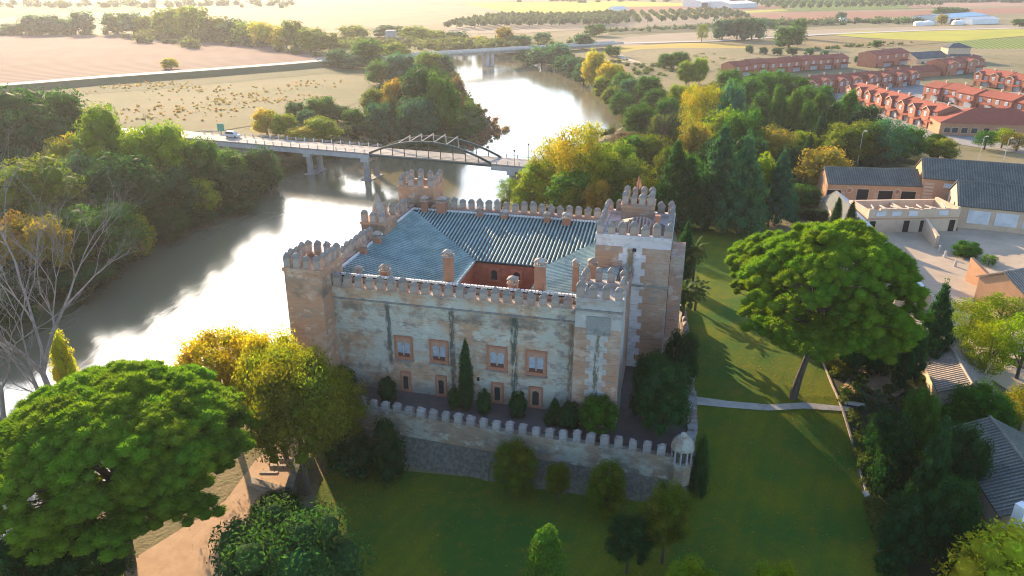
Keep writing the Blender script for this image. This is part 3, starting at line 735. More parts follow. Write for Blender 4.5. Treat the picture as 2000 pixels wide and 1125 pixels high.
# chimneys
def chimney(x, y, zb, zt, s, capk=True):
    c = MB().box(x-s, x+s, y-s, y+s, zb, zt-.95).obj('chimney', M['chimney'], castle)
    g_ = MB(); e = s+.12
    g_.box(x-e, x+e, y-e, y+e, zt-.948, zt-.8)
    for sx_ in (-.75, -.25, .25, .75):
        for sy_ in (-.8, .8): g_.box(x+sx_*s-.07, x+sx_*s+.07, y+sy_*s-.07, y+sy_*s+.07, zt-.798, zt-.4)
    g_.add([(x-e, y-e, zt-.398), (x+e, y-e, zt-.398), (x+e, y+e, zt-.398), (x-e, y+e, zt-.398), (x, y, zt)], [(3, 2, 1, 0), (0, 1, 4), (1, 2, 4), (2, 3, 4), (3, 0, 4)])
    g_.obj('chimney_cap', M['merlon'], c)
for c in ((14.95, 4.0, 11.8, 18.6, .52), (26.5, 4.2, 11.8, 18.4, .6), (23.2, 3.9, 12, 15.9, .55), (6.4, 4.0, 12.8, 15.9, .5), (2.8, 4.0, 13, 15.4, .4), (.6, 10.5, 13.5, 15.9, .42), (.7, 15, 13.5, 16.2, .5),
          (5.0, 31.2, 13.5, 17.0, .75), (11.5, 30.6, 13.5, 16, .4), (15.5, 30.6, 13.5, 15.8, .5), (22.3, 30.4, 13.5, 16, .45), (25.4, 30.2, 13.5, 16.2, .6), (30.5, 6.5, 12, 17.8, .35), (32.3, 8.2, 12, 17.4, .5), (2.2, 30.9, 13.5, 17.0, .45)):
    chimney(*c)
ck = MB().box(39.2, 39.9, 15, 15.7, 18, 21.2).obj('chimney', M['chimney'], castle)

# windows of the facade
def arch_strips(mb, w_, h_, ops, y0, y1, x, z, n=30):
    """panel w_ x h_ with arched openings (cx, half, z0, zs); pieces butt along x"""
    for i in range(n):
        a, b = -w_/2 + w_*i/n, -w_/2 + w_*(i+1)/n; m_ = (a+b)/2
        iv = [(0, h_)]
        for cx_, hf, z0_, zs in ops:
            d = abs(m_-cx_)
            if d < hf*1.12:
                top = zs + math.sqrt(max(0, (hf*1.12)**2 - d*d))
                lo = z0_ if d < hf else zs - .1
                nv = []
                for p, q in iv:
                    if lo > p: nv.append((p, min(q, lo)))
                    if top < q: nv.append((max(p, top), q))
                iv = nv
        for p, q in iv:
            if q - p > .02: mb.box(x+a, x+b, y0, y1, z+p, z+q)
def window2(x0, x1, z0, z1):
    xc, w_, h_ = (x0+x1)/2, x1-x0, z1-z0
    ops = [(-w_*.19, w_*.155, .75, h_*.62), (w_*.19, w_*.155, .75, h_*.62)]
    fr = MB(); fr.box(x0, x0+.2, -.24, .02, z0, z1); fr.box(x1-.2, x1, -.24, .02, z0, z1); fr.box(x0+.2, x1-.2, -.24, .02, z1-.22, z1); fr.box(x0+.2, x1-.2, -.24, .02, z0, z0+.45)
    win = fr.obj('window', M['windowbrick'], castle)
    pn = MB(); arch_strips(pn, w_-.4, h_-.67, [(c_, h2, .3, zs-.45) for c_, h2, z_, zs in ops], -.15, .015, xc, z0+.45)
    pn.obj('arch_panel', M['archbrick'], win)
    MB().box(x0+.2, x1-.2, -.045, -.02, z0+.46, z1-.25).obj('pane', M['curtain'], win)
    MB().tube([(xc, -.2, z0+.7), (xc, -.2, z0+h_*.62)], [.07, .06], 6).obj('column', M['paleconcrete'], win)
    bl = MB(); bl.box(x0+.45, x1-.45, -.19, -.16, z0+.46, z0+.95); bl.obj('balustrade', M['frame_wood'], win)
    MB().box(x0-.08, x1+.08, -.42, -.003, z0-.16, z0-.003).obj('sill', M['cap'], win)
def window1(x0, x1, z0, z1):
    xc, w_, h_ = (x0+x1)/2, x1-x0, z1-z0
    fr = MB(); fr.box(x0, x0+.22, -.2, .02, z0, z1); fr.box(x1-.22, x1, -.2, .02, z0, z1); fr.box(x0+.22, x1-.22, -.2, .02, z1-.25, z1); fr.box(x0+.22, x1-.22, -.2, .02, z0, z0+.3)
    win = fr.obj('window', M['windowbrick'], castle)
    pn = MB(); arch_strips(pn, w_-.44, h_-.55, [(0, w_*.22, .1, h_*.55)], -.12, .015, xc, z0+.3, 16)
    pn.obj('arch_panel', M['archbrick'], win)
    MB().box(x0+.22, x1-.22, -.045, -.02, z0+.31, z1-.26).obj('pane', M['glass'], win)
    b = MB()
    for i in range(4): b.box(xc-.3+i*.2-.02, xc-.3+i*.2+.02, -.18, -.15, z0+.35, z0+h_*.8)
    b.box(xc-.35, xc+.35, -.19, -.14, z0+.62, z0+.68)
    b.obj('grille', M['iron'], win)
for a in ((8.85, 11.25, 4.75, 8.05), (13.5, 15.95, 4.8, 8.05), (20.9, 23.45, 4.8, 8.1), (25.75, 28.35, 4.7, 8.1)): window2(*a)
for a in ((9.35, 10.75, .05, 3.0), (14.05, 15.55, .0, 3.05), (21.35, 22.95, .05, 3.05), (26.15, 27.9, .1, 3.1)): window1(*a)
for x in (17.2, 20.5):   # court windows
    f_ = MB(); arch_strips(f_, 1.7, 2.3, [(0, .45, .35, 1.35)], 17.42, 17.62, x, 8.9, 18); wn_ = f_.obj('window', M['windowbrick'], castle)
    MB().box(x-.6, x+.6, 17.55, 17.58, 9.2, 10.9).obj('pane', M['glass'], wn_)
MB().box(19.55, 19.85, -.1, .01, 2.9, 3.4).obj('loophole', M['dark_hole'], castle)

# pennant on the keep turret
pn = empty('flag_pole', (*cw(36.4, 22.6), 20.2)); tag(pn, 'small orange pennant on a thin pole above the castle keep', 'flag')
MB().tube([(0, 0, 0), (0, 0, 4.4)], [.05, .03], 6).obj('pole', M['iron'], pn)
MB().add([(.03, 0, 4.3), (.03, 0, 2.2), (-.28, .05, 3.0), (.45, .05, 2.6), (.2, -.06, 3.5), (-.03, 0, 4.3), (-.03, .03, 2.2), (-.3, .09, 3.0), (.42, .09, 2.6), (.17, -.02, 3.5)],
         [(0, 2, 1), (0, 1, 3), (0, 3, 4), (5, 6, 7), (5, 8, 6), (5, 9, 8)]).obj('pennant', M['flag'], pn)
# aerial
ae = MB().tube([(*cw(.3, .8), 16.4), (*cw(.2, .8), 24)], [.03, .02], 5); ae.obj('mast', M['iron']); tag(bpy.data.objects['mast'], 'thin bare mast rising from the left front tower', 'mast')

# ------------------------------------------------------------------ outer wall and terrace
OW = [Vector((-25.5, 81.0)), Vector((-16.4, 78.2)), Vector((-2.4, 73.9)), Vector((8.0, 71.2)), Vector((19.3, 68.2))]
ER = [Vector((19.3, 68.2)), Vector((21.5, 73)), Vector((23.4, 82)), Vector((25.5, 95)), Vector((27.2, 106)), Vector((28.0, 114))]
terr = [(p.x, p.y) for p in OW] + [(p.x, p.y) for p in ER[1:]] + [(20, 128), (-18, 132), (-34, 118), (-30, 92)]
tag(MB().prism(terr, -9, -.02).obj('terrace', M['terracesoil']), 'earth terrace carrying the castle', kind='structure')
ow = empty('perimeter_wall', (0, 0, 0)); tag(ow, 'ruined battlemented outer wall on a rough stone talus before the castle', 'wall')
OM = merlon_mesh(.95, .6, 1.05, .45)
for i, p in enumerate(OM.materials): OM.materials[i] = M['outer_cap']
OMV = [wear(OM, i+50, .08) for i in range(7)]
def seg_wall(pts, th, z0, z1, batter, parent, m, zb):
    up, lo = MB(), MB()
    for i in range(len(pts)-1):
        a, b = pts[i], pts[i+1]; d = (b-a).normalized(); n = Vector((d.y, -d.x))   # outward = right side
        up.hexa([(a.x+n.x*.02, a.y+n.y*.02, z0), (b.x+n.x*.02, b.y+n.y*.02, z0), (b.x-n.x*th, b.y-n.y*th, z0), (a.x-n.x*th, a.y-n.y*th, z0)],
                [(a.x, a.y, z1), (b.x, b.y, z1), (b.x-n.x*th, b.y-n.y*th, z1), (a.x-n.x*th, a.y-n.y*th, z1)])
        k = max(2, int((b-a).length/1.3))
        for j in range(k):
            p, q = a.lerp(b, j/k), a.lerp(b, (j+1)/k)
            o1, o2 = batter*random.uniform(.9, 1.1), batter*random.uniform(.9, 1.1)
            lo.hexa([(p.x+n.x*o1, p.y+n.y*o1, zb), (q.x+n.x*o2, q.y+n.y*o2, zb), (q.x-n.x*.3, q.y-n.y*.3, zb), (p.x-n.x*.3, p.y-n.y*.3, zb)],
                    [(p.x+n.x*.12, p.y+n.y*.12, z0-.05), (q.x+n.x*.12, q.y+n.y*.12, z0-.05), (q.x-n.x*.3, q.y-n.y*.3, z0-.05), (p.x-n.x*.3, p.y-n.y*.3, z0-.05)])
    up.obj('parapet', m, parent); lo.obj('talus', M['talus'], parent)
seg_wall(OW, .8, -2.9, .15, 2.3, ow, M['outer'], -7.2)
L0 = OW[0]; tot = [(OW[i+1]-OW[i]).length for i in range(4)]
def along(pts, s):
    for i in range(len(pts)-1):
        l = (pts[i+1]-pts[i]).length
        if s <= l or i == len(pts)-2: return pts[i].lerp(pts[i+1], s/l), math.atan2((pts[i+1]-pts[i]).y, (pts[i+1]-pts[i]).x)
        s -= l
n_ = 28; T_ = sum(tot) - 2.2
for i in range(n_):
    p, an = along(OW, .8 + T_*i/(n_-.2)); o = link('merlon', random.choice(OMV), ow, (p.x+.0, p.y+.32, .15), an); o.scale = (random.uniform(.85, 1.05), 1, random.uniform(.75, 1.05))
# corner pavilion
cp = Vector((18.9, 68.7)); pv = MB(); pv.lathe([(1.25, -3.0), (1.25, -.4), (1.4, -.38), (1.4, -.2)], 8, cp)
pavi = pv.obj('corner_turret', M['outer'], ow)
for j in range(10):
    t = 2*math.pi*j/10; MB().tube([(cp.x+1.1*math.cos(t), cp.y+1.1*math.sin(t), -.2), (cp.x+1.1*math.cos(t), cp.y+1.1*math.sin(t), 1.5)], [.11, .11], 5).obj('baluster', M['outer_cap'], pavi)
MB().lathe([(.8, -.2), (.8, 1.49)], 8, cp).obj('core', M['talus'], pavi)
MB().lathe([(1.35, 1.5), (1.3, 1.75), (1.15, 2.2), (.8, 2.7), (.4, 3.0), (.3, 3.3), (.1, 3.4)], 10, cp).obj('dome', M['outer'], pavi)
# east wall
ew = empty('perimeter_wall'); tag(ew, 'pale capped side wall running back along the lawn from the corner pavilion', 'wall')
seg_wall(ER, .9, -2.2, .5, .9, ew, M['outer'], -7.2)
cpb = MB()
for i in range(len(ER)-1):
    a, b = ER[i], ER[i+1]; d = (b-a).normalized(); n = Vector((d.y, -d.x))
    if i in (0, 1): cpb.hexa([(a+n*.15).to_3d()+Vector((0, 0, .502)), (b+n*.15).to_3d()+Vector((0, 0, .502)), (b-n*1.0).to_3d()+Vector((0, 0, .502)), (a-n*1.0).to_3d()+Vector((0, 0, .502))],
             [(a+n*.15).to_3d()+Vector((0, 0, .62)), (b+n*.15).to_3d()+Vector((0, 0, .62)), (b-n*1.0).to_3d()+Vector((0, 0, .62)), (a-n*1.0).to_3d()+Vector((0, 0, .62))])
cpb.obj('coping', M['outer_cap'], ew)
for i in range(13):
    p, an = along(ER, 17 + i*1.9); link('merlon', random.choice(OMV), ew, (p.x-.35, p.y, .5), an)

# ------------------------------------------------------------------ road bridge
BA, BB = Vector((-120.0, 263.0)), Vector((22.0, 213.0))
bl_ = (BB-BA).length; bu = (BB-BA).normalized(); brot = math.atan2(bu.y, bu.x)
br = empty('road_bridge', (BA.x, BA.y, -3), brot); tag(br, 'concrete road bridge with a green steel bowstring arch over the river', 'bridge')
def bx(u, z=-3.0):   # local x on the bridge nearest to pixel-derived world x
    return (Vector(u[:2])-BA).dot(bu)
W_ = 9.0
x_arch0, x_arch1 = bx((-45.15, 231.62, -3.00)), bx((-5.40, 220.73, -3.00))
MB().box(0, x_arch0, -W_/2, W_/2, -.5, 0).box(x_arch1, bl_, -W_/2, W_/2, -.5, 0).box(x_arch0, x_arch1, -W_/2, W_/2, -.35, 0).obj('deck', M['asphalt'], br)
for y in (-4.2, -1.4, 1.4, 4.2):
    MB().box(22, x_arch0, y-.25, y+.25, -1.9, -.502).obj('girder', M['paleconcrete'], br); MB().box(x_arch1, bl_, y-.25, y+.25, -1.9, -.502).obj('girder', M['paleconcrete'], br)
for y in (-4.3, 4.3): MB().box(x_arch0, x_arch1, y-.2, y+.2, -.95, -.352).obj('girder', M['steel'], br)
for u in ((-69.84, 231.93, -8.00), (-49.51, 225.47, -8.00), (0.77, 219.33, -8.00)):
    x = bx(u); pm = MB()
    for y in (-2.9, 2.9): pm.lathe([(1.15, -12), (1.0, -3.0)], 10, (x, y))
    pier = pm.obj('pier', M['concrete'], br); MB().box(x-1.3, x+1.3, -4.5, 4.5, -3.0, -1.902).obj('pier_cap', M['paleconcrete'], pier)
    MB().box(x-1.7, x+1.7, -4.4, 4.4, -12, -8.8).obj('footing', M['concrete'], pier)
# arches with hangers and zigzag bracing
L_a = x_arch1-x_arch0; na = 20
def az(t): return 4.9*(1-(2*t-1)**2)
for y in (-4.3, 4.3):
    pts = [(x_arch0+L_a*i/na, y, az(i/na)) for i in range(na+1)]
    am = MB()
    for i in range(na): am.bar(pts[i], pts[i+1], .42, .6)
    arch = am.obj('arch', M['steel'], br)
    for i in range(2, na-1, 2): MB().bar((pts[i][0], y, 0), (pts[i][0], y, pts[i][2]-.2), .22).obj('hanger', M['steel'], arch)
for i in range(5, 15, 2):
    t0, t1 = i/na, (i+2)/na
    MB().bar((x_arch0+L_a*t0, -4.3, az(t0)+.25), (x_arch0+L_a*t0, 4.3, az(t0)+.95), .26).obj('brace', M['concrete'], br)
    MB().bar((x_arch0+L_a*t0, 4.3, az(t0)+.95), (x_arch0+L_a*t1, -4.3, az(t1)+.25), .22).obj('brace', M['steel'], br)
for y, a, b in ((4.45, 8, x_arch0), (-4.45, 30, x_arch0), (4.45, x_arch1, bl_), (-4.45, x_arch1, bl_)):
    rl = MB(); 
    for z in (.45, .85): rl.bar((a, y, z), (b, y, z), .07)
    rail = rl.obj('railing', M['paleconcrete'], br)
    n = int((b-a)/3.4)
    for i in range(n): x = a+(b-a)*(i+.5)/n; MB().box(x-.13, x+.13, y-.13, y+.13, .0, 1.25).obj('post', M['white'], rail)
rl = MB()
for y in (-4.6, 4.6):
    for z in (.4, .8): rl.bar((x_arch0, y, z), (x_arch1, y, z), .06)
rl.obj('railing', M['steel'], br)
def lamp(loc, h, label, group):
    o = empty('street_lamp', loc); tag(o, label, 'lamp post', group)
    MB().tube([(0, 0, 0), (0, 0, h)], [.09, .06], 6).obj('pole', M['iron'], o); MB().lathe([(.1, h), (.28, h+.15), (.32, h+.5), (.05, h+.7)], 6).obj('lantern', M['iron'], o)
    return o
for u, v, lb in ((1022, 312, 'black lamp post on the near side of the bridge end'), (1035, 300, 'black lamp post on the far side of the bridge end'), (655, 293, 'black lamp post on the bridge left of the arch')):
    x = bx(g_ := {1022: (3.43, 223.36, -3.00), 1035: (5.51, 225.38, -3.00), 655: (-57.07, 235.96, -3.00)}[u]); y = {1022: -4.7, 1035: 4.7, 655: -4.7}[u]
    p = BA + bu*x + Vector((-bu.y, bu.x))*y; lamp((p.x, p.y, -3), 4.2, lb, 'lamp posts on the road bridge')
# van on the approach and traffic sign
def vehicle(name, label, cat, loc, rz, L__, Wd, Hh, body):
    o = empty(name, loc, rz); tag(o, label, cat)
    b = MB(); b.hexa([(-L__/2, -Wd/2, .35), (L__/2, -Wd/2, .35), (L__/2, Wd/2, .35), (-L__/2, Wd/2, .35)], [(-L__/2, -Wd/2, Hh*.55), (L__/2, -Wd/2, Hh*.5), (L__/2, Wd/2, Hh*.5), (-L__/2, Wd/2, Hh*.55)])
    b.obj('body', body, o)
    MB().hexa([(-L__*.48, -Wd*.47, Hh*.555), (L__*.28, -Wd*.47, Hh*.53), (L__*.28, Wd*.47, Hh*.53), (-L__*.48, Wd*.47, Hh*.555)], [(-L__*.42, -Wd*.4, Hh), (L__*.1, -Wd*.4, Hh), (L__*.1, Wd*.4, Hh), (-L__*.42, Wd*.4, Hh)]).obj('cabin', body, o)
    MB().hexa([(-L__*.44, -Wd*.475, Hh*.62), (L__*.22, -Wd*.475, Hh*.62), (L__*.22, Wd*.475, Hh*.62), (-L__*.44, Wd*.475, Hh*.62)], [(-L__*.41, -Wd*.425, Hh*.92), (L__*.13, -Wd*.425, Hh*.92), (L__*.13, Wd*.425, Hh*.92), (-L__*.41, Wd*.425, Hh*.92)]).obj('window', M['glass'], o)
    for sx_ in (-.3, .3):
        for sy_ in (-1, 1):
            MB().tube([(L__*sx_, sy_*(Wd/2-.2), .34), (L__*sx_, sy_*(Wd/2+.02), .34)], [.34, .34], 10).obj('wheel', M['iron'], o)
    return o
p = BA + bu*bx((-96.34, 256.62, -3.00)) + Vector((-bu.y, bu.x))*1.6
vehicle('parked_van', 'pale blue and white van on the bridge approach beside the green sign', 'van', (p.x, p.y, -2.99), brot, 5.4, 2.0, 2.1, M['whitewash'])
sg = empty('road_sign', (-104.23, 266.81, -4.00)); tag(sg, 'green and white road sign standing at the bridge approach', 'sign')
MB().tube([(0, 0, 0), (0, 0, 2.2)], [.1, .1], 6).obj('post', M['iron'], sg); MB().box(-1.2, 1.2, -.12, .0, 1.2, 3.9).obj('sign_panel', M['cyan_sign'], sg)

# far bridge
fa, fb = Vector((-86.4, 502.3, -1.5)[:2]), Vector((75.2, 602.3, -1.5)[:2])
fl_ = (fb-fa).length; fu = (fb-fa).normalized()
fbr = empty('far_bridge', (fa.x, fa.y, -1.5), math.atan2(fu.y, fu.x)); tag(fbr, 'pale concrete beam bridge with twin piers crossing the river in the distance', 'bridge')
MB().box(-40, fl_+10, -5.5, 5.5, -.6, 0).obj('deck', M['path'], fbr); MB().box(0, fl_, -4, 4, -2.3, -.602).obj('girder', M['concrete'], fbr)
pr_ = MB()
for y in (-5.2, 5.2): pr_.box(-40, fl_+10, y-.15, y+.15, .002, .9)
pr_.obj('parapet', M['paleconcrete'], fbr)
for u in ((-17.3, 546.1, -1.5), (27.2, 572.9, -1.5), (-56.9, 521.6, -1.5)):
    x = (Vector(u[:2])-fa).dot(fu)
    pm = MB().box(x-3.2, x-.8, -3, 3, -13, -2.302).box(x+.8, x+3.2, -3, 3, -13, -2.302); pm.obj('pier', M['paleconcrete'], fbr)

# ------------------------------------------------------------------ village houses
def rot2(a): return math.cos(a), math.sin(a)
def gable_body(mb, w_, d_, h_, r_, x0=0, y0=0):
    mb.add([(x0, y0, 0), (x0+w_, y0, 0), (x0+w_, y0+d_, 0), (x0, y0+d_, 0), (x0, y0, h_), (x0+w_, y0, h_), (x0+w_, y0+d_, h_), (x0, y0+d_, h_), (x0, y0+d_/2, h_+r_), (x0+w_, y0+d_/2, h_+r_)],
           [(0, 1, 5, 4), (2, 3, 7, 6), (1, 2, 6, 9, 5), (3, 0, 4, 8, 7), (4, 5, 9, 8), (6, 7, 8, 9)])
def gable_roof(mb, w_, d_, h_, r_, o=.35, t=.18, x0=0, y0=0, ox=.0):
    s = r_/(d_/2)
    for sy in (0, 1):
        ya, yb = (y0-o, y0+d_/2) if sy == 0 else (y0+d_+o, y0+d_/2)
        za, zb = h_-o*s, h_+r_
        mb.hexa([(x0-ox, ya, za+.04), (x0+w_+ox, ya, za+.04), (x0+w_+ox, yb, zb+.04), (x0-ox, yb, zb+.04)], [(x0-ox, ya, za+t+.04), (x0+w_+ox, ya, za+t+.04), (x0+w_+ox, yb, zb+t+.04), (x0-ox, yb, zb+t+.04)])
def house(w_, d_, h_, variant, wall=None):
    o = empty('terraced_house')
    b = MB(); gable_body(b, w_-.04, d_, h_, 1.9); b.obj('wall', wall or M['housebrick'], o)
    r_ = MB(); gable_roof(r_, w_-.02, d_, h_, 1.9); rf = r_.obj('roof', M['red_tile'], o)
    rb = MB()
    for i in range(int(w_/.6)): x = .3+i*.6; rb.bar((x, -.3, h_-.12), (x, d_/2, h_+1.98+.1), .18, .12)
    t_ = rb.obj('tile_ridges', M['red_tile'], rf); t_['kind'] = 'stuff'
    MB().box(w_*.7, w_*.7+.7, d_*.45, d_*.45+.7, h_+1.2, h_+3.0).obj('chimney', M['cream'], rf)
    if variant:
        gw = w_*.52; x0 = w_*.05
        gbm = MB(); gbm.add([(x0, -.9, 0), (x0+gw, -.9, 0), (x0+gw, .02, 0), (x0, .02, 0), (x0, -.9, h_), (x0+gw, -.9, h_), (x0+gw, d_*.3, h_), (x0, d_*.3, h_), (x0+gw/2, -.9, h_+1.1), (x0+gw/2, d_*.3, h_+1.1)],
            [(0, 1, 5, 8, 4), (1, 2, 6, 5), (3, 0, 4, 7), (4, 8, 9, 7), (5, 6, 9, 8)]); gbm.obj('bay', wall or M['housebrick'], o)
        gr = MB(); xm = x0+gw/2
        for a, bb in ((x0-.25, xm), (x0+gw+.25, xm)):
            gr.hexa([(a, -1.2, h_-.2), (bb, -1.2, h_+1.14), (bb, d_*.32, h_+1.14), (a, d_*.32, h_-.2)], [(a, -1.2, h_), (bb, -1.2, h_+1.34), (bb, d_*.32, h_+1.34), (a, d_*.32, h_)])
        gr.obj('gable_roof', M['red_tile'], o)
        tr = MB()
        for a, bb in ((x0-.25, xm), (x0+gw+.25, xm)): tr.bar((a, -1.22, h_-.1), (bb, -1.22, h_+1.24), .06, .28)
        tr.obj('gable_trim', M['cream'], o)
    ty = -.95 if variant else -.06
    for x, yy in ((w_*.2, ty), (w_*.66, -.06)):
        wi = MB().box(x-.05, x+1.45, yy-.02, yy+.04, h_-2.3, h_-.7).obj('window', M['white'], o); MB().box(x+.08, x+1.32, yy-.06, yy-.022, h_-2.15, h_-.85).obj('pane', M['curtain'], wi)
    MB().hexa([(w_*.5, -2.2, 2.5), (w_, -2.2, 2.5), (w_, -.02, 3.0), (w_*.5, -.02, 3.0)], [(w_*.5, -2.2, 2.68), (w_, -2.2, 2.68), (w_, -.02, 3.18), (w_*.5, -.02, 3.18)]).obj('porch_roof', M['red_tile'], o)
    MB().box(w_*.55, w_*.95, -.1, -.02, 0, 2.3).obj('garage_door', M['curtain'], o)
    MB().box(w_*.12, w_*.12+1.0, ty-.05, ty+.03, 0, 2.1).obj('door', M['frame_wood'], o)
    return o
ORD = ['first', 'second', 'third', 'fourth', 'fifth', 'sixth', 'seventh', 'eighth', 'ninth', 'tenth', 'eleventh', 'twelfth']
def terrace(A, B, n, dep, h_, variant, where, group, step=0.0, wall=None):
    A, B = Vector(A), Vector(B); d = B-A; w_ = Vector((d.x, d.y)).length/n; an = math.atan2(d.y, d.x)
    proto = None
    for i in range(n):
        v = variant if variant in (0, 1) else i % 2
        o = house(w_, dep, h_, v, wall) if i < 2 and (proto is None or variant == 2) else copy_tree((proto if variant != 2 else protos[i % 2]))
        if proto is None: proto = o; protos = [o]
        elif i == 1: protos.append(o)
        p = A.lerp(B, i/n); off = step*(i % 2)
        o.location = (p.x - math.sin(an)*off, p.y + math.cos(an)*off, gz(p.x, p.y) + .1 + .5*(i % 3 == 1)*.6); o.rotation_euler = (0, 0, an)
        tag(o, f'red-roofed brick house, {ORD[i]} from the left in {where}', 'house', group)
terrace((120.0, 415.5, -3.0), (199.3, 457.1, -3.0), 7, 10, 5.6, 0, 'the rear row by the fields', 'houses of the rear brick row', .6)
terrace((133.4, 347.6, -3.0), (205.8, 384.1, -3.0), 8, 10, 5.6, 1, 'the second row behind the front one', 'houses of the second brick row', .5)
terrace((146.5, 331.8, -3.0), (151.15, 267.31, -3.00), 8, 10, 6.2, 1, 'the front row above the red hall', 'houses of the front brick row', .4)
terrace((184.8, 341.7, -3.0), (199.05, 288.13, -3.00), 6, 11, 5.4, 0, 'the right-hand row with wide porches', 'houses of the right-hand brick row', 1.2)
terrace((232.1, 384.1, -3.0), (244.9, 341.7, -3.0), 5, 10, 5.6, 1, 'the gabled row behind the right-hand one', 'houses of the gabled right rows', .4)
terrace((214.3, 455.6, -4.0), (241.8, 470.9, -4.0), 2, 12, 7.0, 0, 'the tall pair beside the rear row', 'houses of the tall pair', .5)
terrace((236.1, 419.0, -4.0), (267.6, 436.6, -4.0), 2, 11, 6.2, 1, 'the cream-sided gabled block', 'houses of the gabled block', .2)

for u, rz_, m_, lb in (((190.80, 281.89, -3.00), .1, 'white', 'white car parked at the right photo edge behind the red hall'), ((199.5, 363.4, -3.0), .5, 'iron', 'dark car in the street between the second and right-hand rows')):
    vehicle('parked_car', lb, 'car', (u[0], u[1], gz(u[0], u[1])+.1), rz_, 4.3, 1.8, 1.5, M[m_])
def building(name, label, cat, A, B, dep, h_, rise, z0, wall, roof, rib=None, ribs=.6, openings=(), oh=.4, chim=None, group=None):
    """gabled long building whose visible front runs from A to B"""
    A, B = Vector(A), Vector(B); d = B-A; w_ = Vector((d.x, d.y)).length; an = math.atan2(d.y, d.x)
    o = empty(name, (A.x, A.y, z0), an); tag(o, label, cat, group)
    b = MB(); gable_body(b, w_, dep, h_, rise); b.obj('wall', wall, o)
    r_ = MB(); gable_roof(r_, w_, dep, h_, rise, oh, .2, ox=.25); rf = r_.obj('roof', roof, o)
    if rib:
        rb = MB(); s = rise/(dep/2)
        for i in range(int(w_/ribs)):
            x = .1+i*ribs
            rb.bar((x, -oh, h_-oh*s+.27), (x, dep/2-.05, h_+rise+.25), ribs*.42, .14)
            rb.bar((x, dep+oh, h_-oh*s+.27), (x, dep/2+.05, h_+rise+.25), ribs*.42, .14)
        t = rb.obj('tile_ridges', rib, rf); t['kind'] = 'stuff'
        MB().tube([(-.2, dep/2, h_+rise+.28), (w_+.2, dep/2, h_+rise+.28)], [.2, .2], 6).obj('ridge_tiles', rib, rf)
    for op in openings:
        kind, x, z, ww, hh = op[:5]
        mk = {'door': M['dark_hole'], 'shutter': M['white'], 'panel': M['whitewash'], 'window': M['glass']}[kind]
        q = MB().box(x-ww/2-.15, x+ww/2+.15, -.10, .02, z, z+hh+.15).obj('surround' if kind != 'panel' else 'panel', M['cream'] if kind != 'panel' else mk, o)
        if kind != 'panel': MB().box(x-ww/2, x+ww/2, -.14, -.102, z, z+hh).obj({'door': 'door', 'shutter': 'shutter', 'window': 'window'}[kind], mk, q)
    return o

qa, qb = (148.72, 259.22, -3.00), (181.95, 253.23, -3.00)
rh = empty('red_hall', (qa[0], qa[1], -2.9), math.atan2(qb[1]-qa[1], qb[0]-qa[0])); tag(rh, 'low brick hall with a broad red hipped roof and a row of dark windows', 'hall')
MB().box(0, 38, 0, 17, 0, 4.6).obj('wall', M['hallwall'], rh)
hr = MB().add([(-.8, -.8, 4.6), (38.8, -.8, 4.6), (38.8, 17.8, 4.6), (-.8, 17.8, 4.6), (13, 8.5, 8.6), (26, 8.5, 8.6)], [(3, 2, 1, 0), (0, 1, 5, 4), (1, 2, 5), (2, 3, 4, 5), (3, 0, 4)]).obj('roof', M['red_tile'], rh)
for x in (2.5, 5.0, 8, 11.2, 19, 23, 31):
    q = MB().box(x-1.1, x+1.1, -.06, .02, 1.0, 3.0).obj('window', M['cream'], rh); MB().box(x-.95, x+.95, -.09, -.062, 1.15, 2.85).obj('pane', M['glass'], q)
MB().box(14.2, 15.8, -.06, .02, 0, 2.9).obj('door', M['dark_hole'], rh)
building('grey_roofed_house', 'pale house with a dark grey roof left of the two-storey villa', 'house', (250.1, 476.3, -4.0), (275.1, 487.3, -4.0), 13, 4.5, 3, -4.5, M['cream'], M['grey_slate'], None, .6, [('window', 5, 1.2, 2, 1.4), ('window', 12, 1.2, 2, 1.4)])
building('low_brick_house', 'low red-roofed brick building between the tall pair and the gabled block', 'house', (205.0, 406.7, -4.0), (234.1, 419.0, -4.0), 12, 3.8, 2.4, -4, M['housebrick'], M['red_tile'], None)
vl = empty('villa', ((272.5, 485.1, -5.0)[0], (272.5, 485.1, -5.0)[1], -5), 0); tag(vl, 'two-storey cream villa with dark hipped roofs beyond the brick houses', 'house')
MB().box(0, 22, 0, 14, 0, 5.5).obj('wall', M['cream'], vl); MB().box(2, 16, 3, 12, 5.5, 10.5).obj('upper_wall', M['cream'], vl)
for nm, x0, x1, y0, y1, z, r_ in (('roof', -.8, 22.8, -.8, 14.8, 5.5, 2.2), ('upper_roof', 1.2, 16.8, 2.2, 12.8, 10.5, 2.4)):
    MB().add([(x0, y0, z), (x1, y0, z), (x1, y1, z), (x0, y1, z), ((x0+x1)/2-2, (y0+y1)/2, z+r_), ((x0+x1)/2+2, (y0+y1)/2, z+r_)], [(3, 2, 1, 0), (0, 1, 5, 4), (1, 2, 5), (2, 3, 4, 5), (3, 0, 4)]).obj(nm, M['grey_slate'], vl)
for x in (4, 10, 16): MB().box(x, x+2, -.06, .0, 2, 3.6).obj('window', M['glass'], vl)
